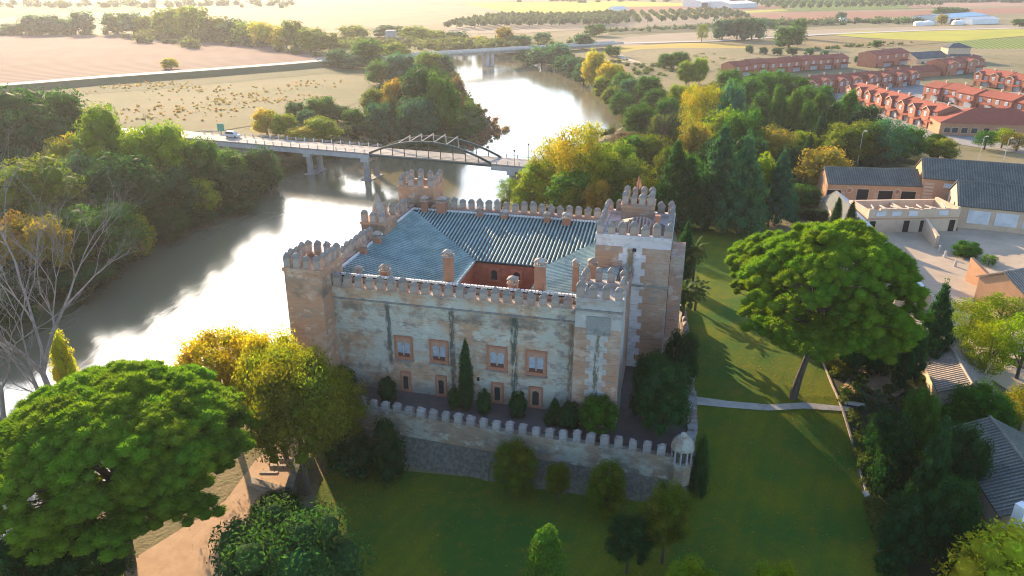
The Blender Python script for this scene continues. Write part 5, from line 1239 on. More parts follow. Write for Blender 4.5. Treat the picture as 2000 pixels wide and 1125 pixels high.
TREES = '''
#left far bank
round|-150.1|219.0|-5.6|23.9|26.2|dk|tall dark green tree at the very edge of the photo, above the dead trees
round|-138.1|225.1|-5.5|22.8|20.5|dk|tall dark green tree with a flat top standing below the pale track
round|-139.8|213.2|-5.6|20.9|22.5|dk|dark lower crown in front of the two tall flat-topped dark trees
tall|-110.3|199.8|-5.7|21.7|19.9|yg|tallest yellow-green poplar on the far bank, its top against the dry meadow
round|-121.1|200.8|-5.7|14.7|12.8|ye|golden bush-like tree between the dark grove and the tallest yellow-green poplar
round|-99.6|197.3|-5.8|17.3|14.0|yg|yellow-green tree just right of the tallest bank poplar
round|-93.5|198.8|-5.8|18.4|12.7|yg|round green tree with yellow fringe, its top touching the meadow reeds
round|-86.8|203.0|-6.9|14.6|11.5|gr|green tree whose top hides the near end of the road onto the bridge
round|-82.2|212.4|-9.6|13.5|12.1|gr|green tree below the blue van on the bridge approach
round|-75.8|218.7|-11.8|15.1|11.7|dk|dark rounded tree beside the first pier of the road bridge
round|-109.2|165.2|-6.0|17.0|18.0|ol|broad olive-green tree above the orange-topped trees by the bare trunks
round|-115.2|163.4|-6.0|14.0|13.1|gr|green tree beside the strip of bright grass at the photo edge
round|-107.3|181.1|-5.9|14.0|11.7|tl|silvery blue-green willow in the middle of the dark bank trees
round|-94.0|174.8|-6.5|16.0|16.4|dk|dark shaded tree below the tallest yellow-green poplar
round|-88.7|183.8|-8.8|14.2|14.6|dk|dark bluish tree uphill of the yellow-green shrub at the waterline
round|-84.6|190.8|-11.0|11.8|11.0|yg|bright yellow-green young tree near the waterline upstream of the dark bend
round|-82.0|201.4|-11.4|13.5|10.8|dk|dark tree with a small yellow sprig at its top above the bend
round|-77.8|209.4|-11.8|10.3|9.7|dk|dark waterside tree halfway between the bright young tree and the bridge pier
round|-74.7|221.5|-11.8|8.9|8.6|dk|last dark waterside tree before the bridge pier
round|-90.6|231.6|-5.4|3.5|6.5|yg|small yellow-green sapling top poking out under the bridge approach
round|-90.9|155.8|-8.8|13.5|16.6|gr|big rounded green tree at the waterline behind the bare grey tree
round|-86.3|162.0|-11.8|11.8|6.6|ye|golden-yellow tree leaning over the water right of the big rounded one
round|-100.7|142.4|-6.0|10.8|9.5|or|orange-topped tree behind the left dead tree
round|-93.7|140.2|-6.3|11.1|8.3|or|second orange-topped tree, touching the bare grey crown
round|-85.4|174.5|-11.8|9.4|10.2|dk|low dark shrubby tree on the shady bank below the bright young tree
shrub|-83.1|186.6|-11.8|5.8|10.8|dk|low dark thicket at the shaded waterline below the bend
shrub|-75.4|197.9|-11.8|5.4|10.0|dk|low thicket near the mirror-bright water short of the pier
shrub|-91.8|120.8|-9.5|7.4|11.1|dk|dark shrub at the photo edge under the dead trees
shrub|-89.2|139.9|-9.5|5.9|14.7|dk|dark bank scrub behind the forks of the bare grey tree
#peninsula
round|-89.6|272.2|-5.1|9.0|8.6|ye|golden-yellow round tree at the meadow edge above the bridge railing
round|-81.4|266.9|-5.1|8.2|8.1|yg|pale yellow-green tree right of the golden one at the meadow edge
round|-84.5|293.6|-5.0|8.1|7.6|dk|dark round tree at the meadow edge above the pale yellow-green one
round|-77.4|281.5|-5.0|7.1|6.6|tl|silvery shrub-like tree among the yellow ones above the bridge
round|-75.8|297.9|-5.0|9.3|11.4|gr|green tree with a yellow top on the near rim of the meadow
round|-68.4|293.6|-5.0|6.7|10.1|dk|very dark globe-shaped tree in the middle of the peninsula thicket
round|-73.5|258.8|-6.0|6.1|10.8|ye|low golden bush right behind the bridge railing
round|-67.4|264.8|-6.1|8.4|11.4|yg|yellow tree with green heart behind the bridge railing
round|-59.2|277.2|-10.5|6.4|8.8|ye|golden shrub behind the railing short of the steel arch
round|-54.2|279.2|-11.0|9.2|8.5|gr|slender green tree with a yellow tip where the steel arch begins
round|-48.5|282.1|-11.0|15.4|12.9|tl|rounded blue-green tree behind the rising end of the arch
round|-54.2|299.0|-5.0|12.3|10.2|ol|olive tree with gold top at the meadow corner
round|-45.0|293.6|-5.0|16.4|10.5|or|russet-topped tall tree in the middle of the peninsula grove
round|-35.3|275.1|-11.0|18.4|13.4|tl|big rounded blue-green tree behind the crown of the arch
round|-33.8|293.6|-5.0|21.0|18.1|dk|tallest dark tree of the peninsula grove, with an orange patch
round|-27.1|285.4|-6.4|20.7|11.8|gr|tall green tree on the river side of the tallest dark one
round|-26.0|294.6|-9.6|17.6|9.3|gr|leafy green tree at the tip of the grove over the grassy spit
round|-23.5|322.7|-5.0|13.7|6.6|rd|reddish-tinged shrub hanging over the water at the grove tip
round|-68.6|400.5|-5.0|11.9|13.4|gr|green tree at the back of the grove beside the meadow
round|-57.8|400.5|-5.0|15.7|16.1|tl|hazy blue-green tree behind the grove near the far bridge
round|-46.7|431.1|-5.0|13.6|14.4|yg|hazy golden-green tree close to the end of the far bridge
round|-39.8|431.1|-5.0|12.0|12.7|tl|hazy tree at the far water edge left of the pale bridge
round|-90.9|479.6|-5.0|16.2|19.1|gr|tall hazy green tree at the end of the pale track
round|-107.3|474.3|-5.0|10.7|14.5|tl|round hazy blue-green tree where the pale track meets the grove
round|-96.8|469.1|-5.0|8.7|15.6|tl|low hazy tree between the round one and the tall one at the track end
round|-78.4|514.1|-5.0|10.8|17.0|yg|pale hazy golden tree behind the track end
round|-31.2|273.1|-9.6|6.8|7.6|dk|dark shady tree behind the descending arch
round|-60.3|283.4|-5.0|7.1|7.8|gr|mid-green tree behind the very dark globe-shaped tree
round|-37.6|270.1|-11.8|7.6|8.3|dk|dark low tree directly behind the arch hangers
round|-206.7|466.6|-5.0|6.4|9.3|ye|lone golden tree standing beside the pale track across the ploughed field
#hazy line behind the ploughed field
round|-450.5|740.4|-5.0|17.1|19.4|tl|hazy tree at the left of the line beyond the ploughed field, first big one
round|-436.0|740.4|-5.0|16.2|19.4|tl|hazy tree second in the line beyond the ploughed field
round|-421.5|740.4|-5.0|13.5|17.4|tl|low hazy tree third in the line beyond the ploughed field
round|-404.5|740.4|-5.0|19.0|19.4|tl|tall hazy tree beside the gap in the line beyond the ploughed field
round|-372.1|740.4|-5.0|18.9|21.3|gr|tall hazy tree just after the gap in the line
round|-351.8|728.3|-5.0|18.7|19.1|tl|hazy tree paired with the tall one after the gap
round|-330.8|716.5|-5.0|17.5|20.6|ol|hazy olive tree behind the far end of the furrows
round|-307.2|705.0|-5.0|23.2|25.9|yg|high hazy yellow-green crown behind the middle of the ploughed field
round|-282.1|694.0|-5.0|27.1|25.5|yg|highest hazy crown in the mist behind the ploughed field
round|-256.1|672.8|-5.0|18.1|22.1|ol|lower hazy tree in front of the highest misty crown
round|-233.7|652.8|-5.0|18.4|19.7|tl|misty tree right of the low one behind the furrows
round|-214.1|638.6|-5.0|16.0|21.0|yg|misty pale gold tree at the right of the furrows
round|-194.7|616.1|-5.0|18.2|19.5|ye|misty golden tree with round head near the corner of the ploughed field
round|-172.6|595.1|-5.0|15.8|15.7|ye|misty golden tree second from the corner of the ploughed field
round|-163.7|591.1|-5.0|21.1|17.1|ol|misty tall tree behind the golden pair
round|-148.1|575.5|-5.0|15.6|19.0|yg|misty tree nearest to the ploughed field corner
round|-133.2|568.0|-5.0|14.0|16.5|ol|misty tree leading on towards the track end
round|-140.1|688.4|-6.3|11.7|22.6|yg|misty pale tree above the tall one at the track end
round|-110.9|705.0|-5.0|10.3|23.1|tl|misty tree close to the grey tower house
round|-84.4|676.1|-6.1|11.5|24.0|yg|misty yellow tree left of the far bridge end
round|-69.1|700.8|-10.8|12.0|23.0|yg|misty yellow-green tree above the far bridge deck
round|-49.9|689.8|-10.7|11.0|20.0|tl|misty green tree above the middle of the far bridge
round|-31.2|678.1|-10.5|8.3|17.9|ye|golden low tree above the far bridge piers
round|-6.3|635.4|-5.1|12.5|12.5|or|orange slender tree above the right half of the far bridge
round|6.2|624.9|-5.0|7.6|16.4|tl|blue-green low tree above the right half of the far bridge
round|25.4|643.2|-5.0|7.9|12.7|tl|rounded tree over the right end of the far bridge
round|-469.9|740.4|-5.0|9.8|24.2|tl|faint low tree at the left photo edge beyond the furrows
#right bank
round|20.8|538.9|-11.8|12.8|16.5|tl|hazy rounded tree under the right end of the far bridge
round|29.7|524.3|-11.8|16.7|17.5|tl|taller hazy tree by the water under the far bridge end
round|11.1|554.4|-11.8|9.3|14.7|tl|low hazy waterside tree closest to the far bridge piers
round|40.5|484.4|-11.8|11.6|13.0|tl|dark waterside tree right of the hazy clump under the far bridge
round|54.1|595.1|-5.0|10.6|13.3|tl|solitary round tree on the road embankment by the far bridge
round|75.1|716.5|-5.0|10.5|18.8|gr|dark round tree beside the road below the olive grove
round|46.9|435.5|-11.8|20.6|11.7|ye|tall golden poplar by the bend of the right bank
round|53.3|411.8|-10.6|15.3|13.9|ye|golden tree downstream of the tall golden poplar
round|48.3|401.9|-11.8|10.3|9.8|yg|yellow low bush at the foot of the golden poplars
round|55.8|383.8|-10.3|13.6|10.4|gr|green tree between the golden poplars and the dark rounded one
round|56.5|359.0|-8.8|12.3|12.7|tl|dark rounded waterside tree below the dirt track fork
round|62.8|350.1|-5.0|10.6|10.9|gr|green tree against the slope of the dirt track
round|69.6|539.2|-4.9|6.7|9.3|gr|small green tree by the start of the dirt track
round|45.6|266.9|-4.6|11.1|10.3|gr|dark green tree at the right water edge opposite the grassy spit
round|39.3|252.1|-4.2|3.7|10.5|rd|russet low shrub at the right water edge
round|92.0|460.6|-4.3|9.0|9.2|gr|round tree above the fork of the dirt track
round|101.0|465.4|-4.0|9.3|10.5|gr|larger round tree paired above the fork of the dirt track
round|90.3|395.8|-4.4|11.9|9.0|yg|pale yellow-green poplar by the track near the brick row
round|96.6|394.1|-4.1|13.3|7.4|yg|taller pale poplar next to the pale yellow-green one by the brick row
#woodland behind the castle
airy|16.3|175.2|-2.8|19.5|13.8|ye|tall airy golden-leaved tree with open crown behind the castle rear wall
airy|10.4|181.8|-4.7|16.3|11.7|ye|golden airy tree right of the bridge lamp posts
round|7.8|181.8|-5.4|12.2|10.4|yg|yellow-green tree covering the end of the road bridge
round|4.5|181.1|-5.9|7.7|7.8|yg|yellow-green low tree right behind the rear battlements
airy|-0.7|186.8|-6.2|6.9|6.1|yg|thin pale tree by the water in front of the bridge pier
round|14.0|169.1|-3.4|10.7|11.0|gr|shaded green tree below the tall airy golden one
round|21.5|171.7|-1.7|12.7|9.8|yg|yellow-green tree above the middle of the rear battlements
round|27.2|192.0|-2.2|11.3|9.5|yg|yellow tree right of the tall airy golden one
round|26.4|167.3|-1.6|11.8|10.8|ol|olive tree with yellow top left of the pennant
round|15.4|164.3|-2.9|8.2|7.1|ol|brownish olive tree just over the rear battlements
round|19.2|161.0|-1.8|8.8|5.3|or|orange-topped tree just over the rear battlements
round|30.0|163.2|-1.6|9.3|8.2|ye|yellow tree behind the pennant
round|38.8|204.3|-2.5|10.9|10.1|ol|muted olive tree between the russet shrub and the bare grey tree
round|24.7|159.3|-1.5|6.6|5.7|gr|green tree directly behind the keep turret
round|14.5|206.1|-3.8|6.3|8.7|yg|yellow-green bush at the water right of the bridge end
round|22.9|218.2|-3.0|5.8|9.2|yg|yellow-green waterside tree behind the tall airy golden one
round|34.5|204.3|-2.5|10.9|8.6|gr|green tree behind the russet shrub at the right water edge
round|47.3|234.1|-3.6|12.3|8.1|ol|olive tree left of the two-headed golden tree
round|58.2|282.6|-4.9|11.2|8.5|gr|green tree on the slope above the bare grey tree
round|61.5|322.7|-5.0|9.0|9.7|gr|green bush on the slope between the track and the dark waterside tree
round|70.0|316.0|-4.9|11.3|9.5|yg|yellow-green tree above the two-headed golden one
round|50.3|342.3|-11.8|11.2|10.8|gr|green waterside bush above the dark green right-bank tree
round|49.0|369.8|-11.8|10.1|9.0|ol|olive bush at the waterline below the golden poplars
round|42.3|450.0|-11.8|11.5|10.9|tl|bluish bush at the waterline left of the tall golden poplar
round|33.2|497.1|-11.8|11.6|12.0|tl|hazy bush filling the bank under the far bridge end
round|41.6|189.2|-2.1|10.5|8.0|ol|olive-gold tree just behind the dark pointed conifer
round|41.8|171.7|-1.7|12.2|7.4|gr|green tree between the dark conifer and the tall blue cedar
round|32.7|155.6|-1.5|7.9|5.6|gr|green tree low behind the castle keep
round|53.0|192.0|-2.2|12.0|8.2|dk|dark tree filling the wood behind the tall blue cedar
round|54.2|181.3|-1.9|10.2|7.7|dk|dark tree between the two blue cedars
round|62.5|192.0|-2.2|12.7|8.2|dk|dark tree behind the second blue cedar
round|75.4|197.7|-2.3|8.9|7.8|dk|dark tree between the two amber-rimmed trees
round|99.8|231.2|-2.9|9.3|9.0|ol|olive tree at the foot of the pine wood
#park wood
airy|60.2|252.1|-4.2|19.2|8.0|ye|bright golden tree with two heads in the park wood
airy|62.7|242.8|-3.9|19.8|11.8|ye|bright golden broad crown right of the two-headed one
round|61.1|218.2|-3.0|15.5|12.2|yg|yellow-green tree in the park behind the blue cedars
round|49.9|201.0|-2.4|14.6|7.9|or|orange-tinted tree between the bare grey tree and the blue cedar
round|68.4|233.9|-3.5|22.0|8.1|tl|silvery poplar between the golden crowns and the pine wood
round|65.2|211.0|-2.8|16.5|10.4|gr|green tree with yellow fringe behind the tip of the blue cedar
conifer|34.6|153.8|-1.5|19.5|8.9|dk|dark pointed conifer beside the castle keep
conifer|37.3|152.0|-1.5|16.4|7.7|dk|second dark conifer a little lower beside the keep
conifer|44.5|155.6|-1.5|22.5|10.4|tl|tall blue-green cedar left of its blue twin
conifer|48.1|150.3|-1.5|21.2|10.1|tl|blue-green cedar standing right of the taller blue one
conifer|57.7|155.6|-1.5|17.0|7.4|tl|grey-green rounded conifer left of the clipped hedges
round|41.1|155.6|-1.5|12.4|6.8|dk|deeply shaded tree between dark conifers and blue cedars
round|54.0|159.3|-1.5|14.9|6.9|yg|small yellow-green tree between the blue cedar and the grey-green conifer
dome|73.5|210.7|-2.7|11.7|14.2|or|dense rounded tree with amber rim in the middle of the park
dome|79.3|186.3|-2.0|10.8|11.4|or|clipped-looking round tree with amber top beside the carriage house
tall|88.9|269.1|-4.1|13.9|10.4|pg|light green pine at the near rim of the pine wood, leftmost pointed top
tall|93.0|263.4|-3.8|16.6|8.4|pg|light green pine with tallest pointed top in the pine wood
tall|99.6|265.2|-3.7|15.2|8.0|pg|light green pine right of the tallest pointed one
tall|101.2|257.2|-3.5|12.4|7.1|pg|lower pine in front of the pine wood centre
tall|107.6|263.8|-3.4|14.0|8.4|pg|pale-topped pine at the centre right of the pine wood
tall|112.1|260.2|-3.2|11.3|7.9|gr|green pine on the right flank of the wood below the house gables
tall|120.1|268.8|-3.1|13.7|10.4|gr|big dark pine at the right end of the wood touching the front terrace
round|93.9|306.1|-4.2|14.9|14.6|gr|green tree at the back left of the pine wood
round|106.9|328.2|-3.7|13.8|13.4|gr|green tree hiding the left end of the rear brick row
round|116.2|333.0|-3.4|13.3|12.6|gr|green tree below the blue pool awnings
round|121.4|325.3|-3.3|12.0|12.4|gr|green tree at the left end of the second brick row
round|125.2|312.0|-3.2|10.1|12.7|gr|green tree top right behind the pine wood under the second row
round|99.7|351.2|-4.0|12.4|11.9|gr|green tree at the lower left of the rear brick row
round|89.0|332.2|-4.4|9.7|9.9|ol|olive green tree by the track end near the rear brick row
round|120.4|254.5|-2.9|11.0|8.8|dk|dark small tree in front of the front brick terrace
cypress|96.1|231.6|-3.0|13.4|4.2|dk|thin dark cypress rising inside the pine wood
cypress|87.4|217.1|-2.7|8.7|3.3|dk|thin dark cypress right of the amber-rimmed round tree
round|87.8|224.5|-3.0|8.4|7.8|yg|yellowish low tree between the amber-rimmed tree and the thin cypress
round|98.4|216.3|-2.6|11.7|12.1|ol|broad olive tree with yellow top left of the light green willow
round|105.8|219.3|-2.5|11.9|9.2|ol|olive tree right behind the lamp post
airy|109.4|215.6|-2.4|12.8|12.1|tl|light green willow-like tree in front of the front terrace
round|117.9|220.6|-2.4|10.0|9.2|gr|green tree behind the carriage house roof
round|127.6|220.1|-2.2|6.5|9.2|ol|yellowish low tree behind the long barn roof
cypress|95.6|213.0|-2.5|9.3|3.6|dk|dark slender cypress left of the lamp post
round|100.9|277.2|-3.8|11.0|7.6|gr|darker pine filling the wood behind the pointed light ones
#roadside right
airy|150.3|234.7|-2.4|6.0|6.8|gr|small roadside tree left of the golden one by the red hall
airy|156.7|236.3|-2.4|6.3|6.6|yg|thin yellow-green roadside tree in front of the red hall windows
airy|159.1|232.4|-2.4|5.7|8.1|or|orange roadside tree at the photo edge before the red hall
shrub|142.8|248.8|-2.6|2.7|6.2|gr|green shrub in front of the red hall corner
shrub|133.0|234.9|-2.4|2.4|6.5|ol|olive shrub on the verge below the red hall
#far fields trees right
round|181.0|672.8|-5.0|16.5|15.9|tl|tall blue-green tree left in the field clump
round|193.4|672.8|-5.0|18.1|19.4|tl|tall blue-green tree in the middle of the field clump
round|206.6|672.8|-5.0|17.3|17.7|tl|tall blue-green tree at the right of the field clump
airy|158.7|652.8|-5.0|13.7|9.4|ol|thin olive tree left of the field clump
round|265.9|815.2|-5.0|9.4|16.0|tl|low bluish tree behind the field clump
round|212.5|597.2|-4.8|15.4|19.7|gr|leaning green tree in the dry field
round|249.2|683.2|-5.0|17.6|11.7|gr|tall green tree behind the leaning one in the dry field
round|386.1|924.8|-5.0|10.1|10.8|tl|dark solitary tree by the small white shed
round|167.1|547.3|-3.7|5.5|5.1|tl|small round olive, first of the row above the rear brick houses
round|174.3|538.2|-3.5|4.7|5.0|tl|small round olive, second of the row above the rear brick houses
round|181.5|529.7|-3.3|5.3|6.3|tl|small round olive, third of the row above the rear brick houses
round|191.3|529.7|-3.3|5.3|6.3|tl|small round olive, fourth of the row above the rear brick houses
round|199.6|521.8|-3.2|5.9|6.2|tl|small round olive, fifth of the row above the rear brick houses
round|210.6|521.8|-3.2|3.9|4.8|tl|small round olive, last of the row above the rear brick houses
round|280.2|597.2|-4.8|5.9|6.3|gr|green bush standing on the field boundary above the gabled block
round|549.3|1007.7|-5.0|12.1|19.6|gr|green tree left of the blue-roofed farm shed
round|581.6|1030.8|-5.0|11.1|26.7|gr|green trees behind the blue-roofed farm shed
round|475.2|870.8|-5.0|10.6|10.2|ye|golden tree by the white farm tanks
round|540.9|838.1|-5.0|8.1|12.0|gr|round tree at the photo edge past the farm shed
round|214.1|478.2|-3.0|4.8|3.8|tl|small olive beside the gabled brick block
#garden right
conifer|58.2|91.6|-1.5|13.3|5.8|dk|dark ragged fir right of the big umbrella pine
round|52.1|86.0|-1.5|8.8|4.8|dk|deep dark shrub tree under the umbrella pine
dome|47.6|91.3|-1.5|5.6|4.0|dk|dark clipped bush in the sunlit gravel corner
dome|50.6|90.1|-1.5|6.9|3.6|dk|dark column-like bush right of the clipped bush
airy|65.9|96.1|-1.5|9.0|6.7|yg|feathery yellow-green acacia nearest to the fir
airy|74.8|102.8|-1.5|6.9|6.3|yg|feathery acacia in front of the orange gable
airy|63.9|88.0|-1.5|10.0|5.6|yg|feathery acacia over the pale yard with dark planting ring
airy|69.2|88.7|-1.5|10.4|5.6|yg|feathery acacia at the photo edge of the pale yard
airy|63.2|78.1|-2.6|6.6|4.5|ye|yellow acacia at the photo edge above the hipped tile roof
round|57.0|77.3|-2.8|6.8|7.6|gr|broad leafy green tree above the hipped tile roof
round|54.5|77.3|-2.8|4.0|5.1|gr|green tree over the end of the tiled shed
conifer|43.8|63.5|-5.9|15.1|5.0|dk|tall dark conifer in the middle of the garden bed
conifer|43.2|69.2|-5.0|10.6|4.7|dk|dark pointed conifer next to the lawn kerb path end
round|44.1|73.5|-3.9|7.0|4.9|dk|dark leafy tree at the end of the stone path
round|48.2|65.7|-5.7|11.8|5.7|dk|dark rounded tree leaning on the hipped tile roof
round|47.4|73.5|-3.9|9.9|4.3|gr|climber-covered green tree by the tiled shed wall
round|43.7|59.0|-6.0|10.2|5.8|dk|dark tree in the lower garden left of the hipped roof
round|39.2|59.0|-6.0|8.5|4.7|dk|dark shrub tree beside the lower bench
tall|45.6|53.0|-6.0|9.2|11.7|bg|large yellow-flowered shrub filling the lower right corner
shrub|37.8|57.6|-6.0|3.0|3.1|dk|dark low shrub past the lower concrete step
#lower edge
dome|3.0|50.4|-6.0|12.2|3.6|cb|clipped light green cypress at the lower edge of the lawn
round|16.1|50.7|-6.0|7.6|5.7|yg|yellow-green shrub top at the lower edge below the small trees
round|23.7|50.7|-6.0|7.2|5.2|yg|yellow-tipped shrub top at the lower edge of the lawn, right one
round|-19.5|48.4|-6.0|15.0|13.3|gl|large glossy dark magnolia at the lower edge beside the sand path
round|-26.0|66.0|-6.0|2.4|6.3|dk|dark shrub behind the magnolia
airy|15.4|59.0|-6.0|9.1|5.3|ol|small tree with yellowing crown near the wall corner
airy|11.6|57.6|-6.0|6.5|4.7|dk|thin dark-leaved small tree below the yellowing one
round|0.3|70.5|-6.0|6.7|5.7|ol|rounded citrus tree against the talus, biggest of three
airy|5.1|68.2|-6.0|5.3|2.9|ol|small thin sapling between two rounded trees at the talus
round|10.5|66.7|-5.9|6.7|4.8|ol|rounded citrus tree against the talus right of the sapling
shrub|14.7|71.9|-4.9|4.2|3.0|dk|dark shrub growing on the wall near its corner pavilion
tall|21.1|68.5|-5.2|8.1|2.6|dk|dark ivy-like shrub outside the wall corner
tall|-14.9|73.3|-6.0|7.8|5.6|dk|dark columnar shrub at the left end of the talus
round|-19.2|73.8|-6.0|6.0|6.2|dk|dark shady tree left of the talus
airy|-23.8|70.0|-6.0|17.0|11.3|yo|yellow-green tree over the sand path, nearest of the golden group
airy|-35.8|80.7|-6.0|14.3|12.6|ye|golden tree by the water, leftmost of the golden group
airy|-28.0|76.4|-6.0|16.0|9.5|ye|golden-topped tree in the middle of the golden group
airy|-21.9|76.4|-6.0|11.6|9.5|yo|green-gold tree touching the front castle wall
tall|-35.0|93.5|-6.0|8.5|3.4|ye|spiky yellow tuft-topped tree behind the golden group
tall|-66.8|97.2|-11.8|12.8|4.9|bg|bright yellow weeping tree between the two dead trunks
round|-42.0|53.0|-6.0|11.1|11.2|dk|dark bushy tree under the left umbrella pine
round|-48.4|54.4|-6.8|5.0|5.5|gr|green shrub at the lower left corner
round|-68.9|90.4|-11.8|4.6|6.7|gr|grey-green bush behind the left umbrella pine
#terrace
round|9.9|73.1|0.0|5.3|4.8|gr|grey-green bushy shrub in front of the right front tower
round|17.4|73.1|0.0|9.7|6.6|dk|dark leafy tree at the east terrace, largest there
round|16.4|76.3|0.0|9.4|5.0|dk|dark leafy tree against the foot of the keep
round|21.6|83.5|0.0|8.5|4.7|dk|dark tree on the east terrace behind the largest one
cypress|29.9|119.9|-1.0|11.9|3.1|dk|round-topped dark cypress right of the keep
cypress|-5.6|78.6|0.0|9.8|2.0|dk|tall dark cypress in front of the castle facade
dome|-21.7|82.9|0.0|3.4|3.4|dk|wide dark clipped bush beside the left tower
dome|-15.6|80.4|0.0|3.5|2.3|dk|clipped dark globe bush below the first pair of windows
dome|-7.1|78.9|0.0|2.9|1.7|dk|small dark bush left of the tall facade cypress
dome|-3.4|77.7|0.0|3.3|1.8|dk|small dark egg-shaped bush right of the tall facade cypress
dome|0.7|77.0|0.0|3.5|2.2|dk|clipped dark egg bush below the ivy streak
conifer|5.1|75.8|0.0|3.6|2.5|dk|dark pointed bush at the right of the facade
dome|6.8|74.7|0.0|3.3|3.0|dk|dark rounded bush touching the right front tower
dome|-27.3|88.6|-1.0|1.9|3.2|dk|dark clipped bush at the foot of the left tower
#clipped hedges near cedars
dome|69.6|171.7|-1.7|5.0|6.6|pg|upper clipped rounded hedge bush by the carriage house, nearer one
cypress|68.6|150.3|-1.5|7.9|2.2|dk|small dark cypress left of its twin before the white roof
cypress|70.6|148.0|-1.5|7.7|2.2|dk|small dark cypress right of its twin before the white roof
dome|88.9|136.4|-1.5|2.9|4.6|gr|round green bush in the shaded yard
airy|90.2|130.9|-1.5|2.4|2.9|gr|small sparse shrub near the low wall of the yard
'''
grp = ''; cnt = {}
rt_ = random.Random(5)
for ln in TREES.strip().split('\n'):
    if ln[0] == '#': grp = ln[1:]; continue
    kd, x, y, z, h, w_, col, lab = ln.split('|'); x, y, z, h, w_ = map(float, (x, y, z, h, w_))
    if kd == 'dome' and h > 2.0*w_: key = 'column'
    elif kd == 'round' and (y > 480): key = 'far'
    elif kd in ('round', 'airy') and y < 115: key = kd + '_hi'
    else: key = kd
    if grp.startswith('garden') and kd == 'airy': key = 'airy'; w_ *= 1.3; h *= .9
    if kd == 'dome' and y > 150: key = 'round'
    i = cnt.get(key, 0); cnt[key] = i+1
    cm, tm = TM[key][i % len(TM[key])]
    nm, cat = NAMES[kd]
    c = PAL[col]; j = rt_.uniform(.85, 1.18); c = (c[0]*j*rt_.uniform(.9, 1.12), c[1]*j, c[2]*j*rt_.uniform(.85, 1.15), 1)
    if grp.startswith('left') and z < -7.5: h *= .88
    ws = 1.06 if y < 115 else 1.12 if grp.startswith('left') else 1.22
    sc = (w_*ws, w_*ws, h*1.04); rz = rt_.uniform(0, 6.28)
    zz = z - .15
    if tm is None:
        o = link(nm, cm, None, (x, y, zz), rz, sc); o.color = c
    else:
        o = empty(nm, (x, y, zz), rz); o.scale = sc
        cr = link('crown', cm, o); cr.color = c
        link('trunk', tm, o)
    tag(o, lab, cat, grp)

# umbrella pines ------------------------------------------------------------
def tuft():
    Vs, Fs = [ICO1*np.array((.62, .62, .5))], [ICOF1]; r = np.random.default_rng(3); m = 150
    d = r.normal(size=(m, 3)); d[:, 2] = np.abs(d[:, 2])*1.1-.15; d /= np.linalg.norm(d, axis=1)[:, None]
    t = np.cross(d, r.normal(size=(m, 3))); t /= np.linalg.norm(t, axis=1)[:, None]
    L_ = r.uniform(.85, 1.15, m)[:, None]
    V = np.stack([d*.5-t*.06, d*.5+t*.06, d*L_*np.array((1, 1, .85))+t*.02, d*L_*np.array((1, 1, .85))-t*.02], 1).reshape(-1, 3)
    return np.concatenate([ICO1*np.array((.80, .80, .68)), V]), ICOF1, np.arange(4*m).reshape(-1, 4)+len(ICO1)
TUF = tuft()
def pine(name, loc, rx, h0, h1, label, col, seed, npad, trunk_pts, lean=(0, 0), rad=.45, sq=1.0, skirt=.4):
    r = np.random.default_rng(seed); o = empty(name, loc); tag(o, label, 'pine', 'umbrella pines by the castle')
    V, Ft, Fq, T = [], [], [], []; off = 0; pads = []
    for i in range(npad):
        t = 2.399*i + r.uniform(-.25, .25); q = math.sqrt((i+.5)/npad)
        rr = rx*q*r.uniform(.92, 1.05); zz = h0 + (h1-h0)*math.sqrt(max(0, 1-(q*.97)**2)) + r.uniform(-.5, .5)
        pads.append((rr*math.cos(t)+lean[0], rr*math.sin(t)*sq+lean[1], zz, q))
    for i in range(int(npad*skirt)):        # lower skirt
        t = 2.399*i+1; q = r.uniform(.35, .95); pads.append((rx*q*math.cos(t)+lean[0], rx*q*math.sin(t)*sq+lean[1], h0 - r.uniform(.0, 1.1) + (1-q)*2.0, 1.0))
    for px, py, pz, q in pads:
        pr_ = r.uniform(1.3, 2.2); m = int(r.uniform(8, 13)); tp = tint(r, .16)
        for j in range(m):
            a = 2.399*j+r.uniform(-.3, .3); e = math.sqrt((j+.5)/m)
            s = r.uniform(.68, .98)
            c = np.array((px+pr_*e*math.cos(a), py+pr_*e*math.sin(a), pz + pr_*.9*math.sqrt(max(0, 1-e*e))+r.uniform(-.12, .12)))
            ang = r.uniform(0, 6.28); R_ = np.array(((math.cos(ang), -math.sin(ang), 0), (math.sin(ang), math.cos(ang), 0), (0, 0, 1)))
            V.append(TUF[0]@R_.T*s + c); Ft.append(TUF[1]+off); Fq.append(TUF[2]+off); off += len(TUF[0])
            k = r.uniform(.85, 1.18); T.append(np.repeat(np.array([[tp[0]*k, tp[1]*k, tp[2]*k]]), len(TUF[0]), 0))
    cr = link('crown', mesh_np('crown', np.concatenate(V), [np.concatenate(Ft), np.concatenate(Fq)], M['needle'], np.concatenate(T)), o); cr.color = (*col, 1)
    mb = MB(); n = len(trunk_pts); mb.tube(trunk_pts, [rad*(1-.5*i/(n-1)) for i in range(n)], 9)
    top = Vector(trunk_pts[-1])
    for px, py, pz, q in pads[::2]:
        e = Vector((px, py, pz-.3)); mid = top.lerp(e, .5) + Vector((0, 0, -.5)); st_ = top.lerp(Vector(trunk_pts[-2]), random.random()*.7)
        mb.tube([st_, mid, e], [rad*.28, rad*.18, .05], 5)
    mb.obj('trunk', M['bark'], o)
    return o
gp = (36.81, 83.86, -1.60)
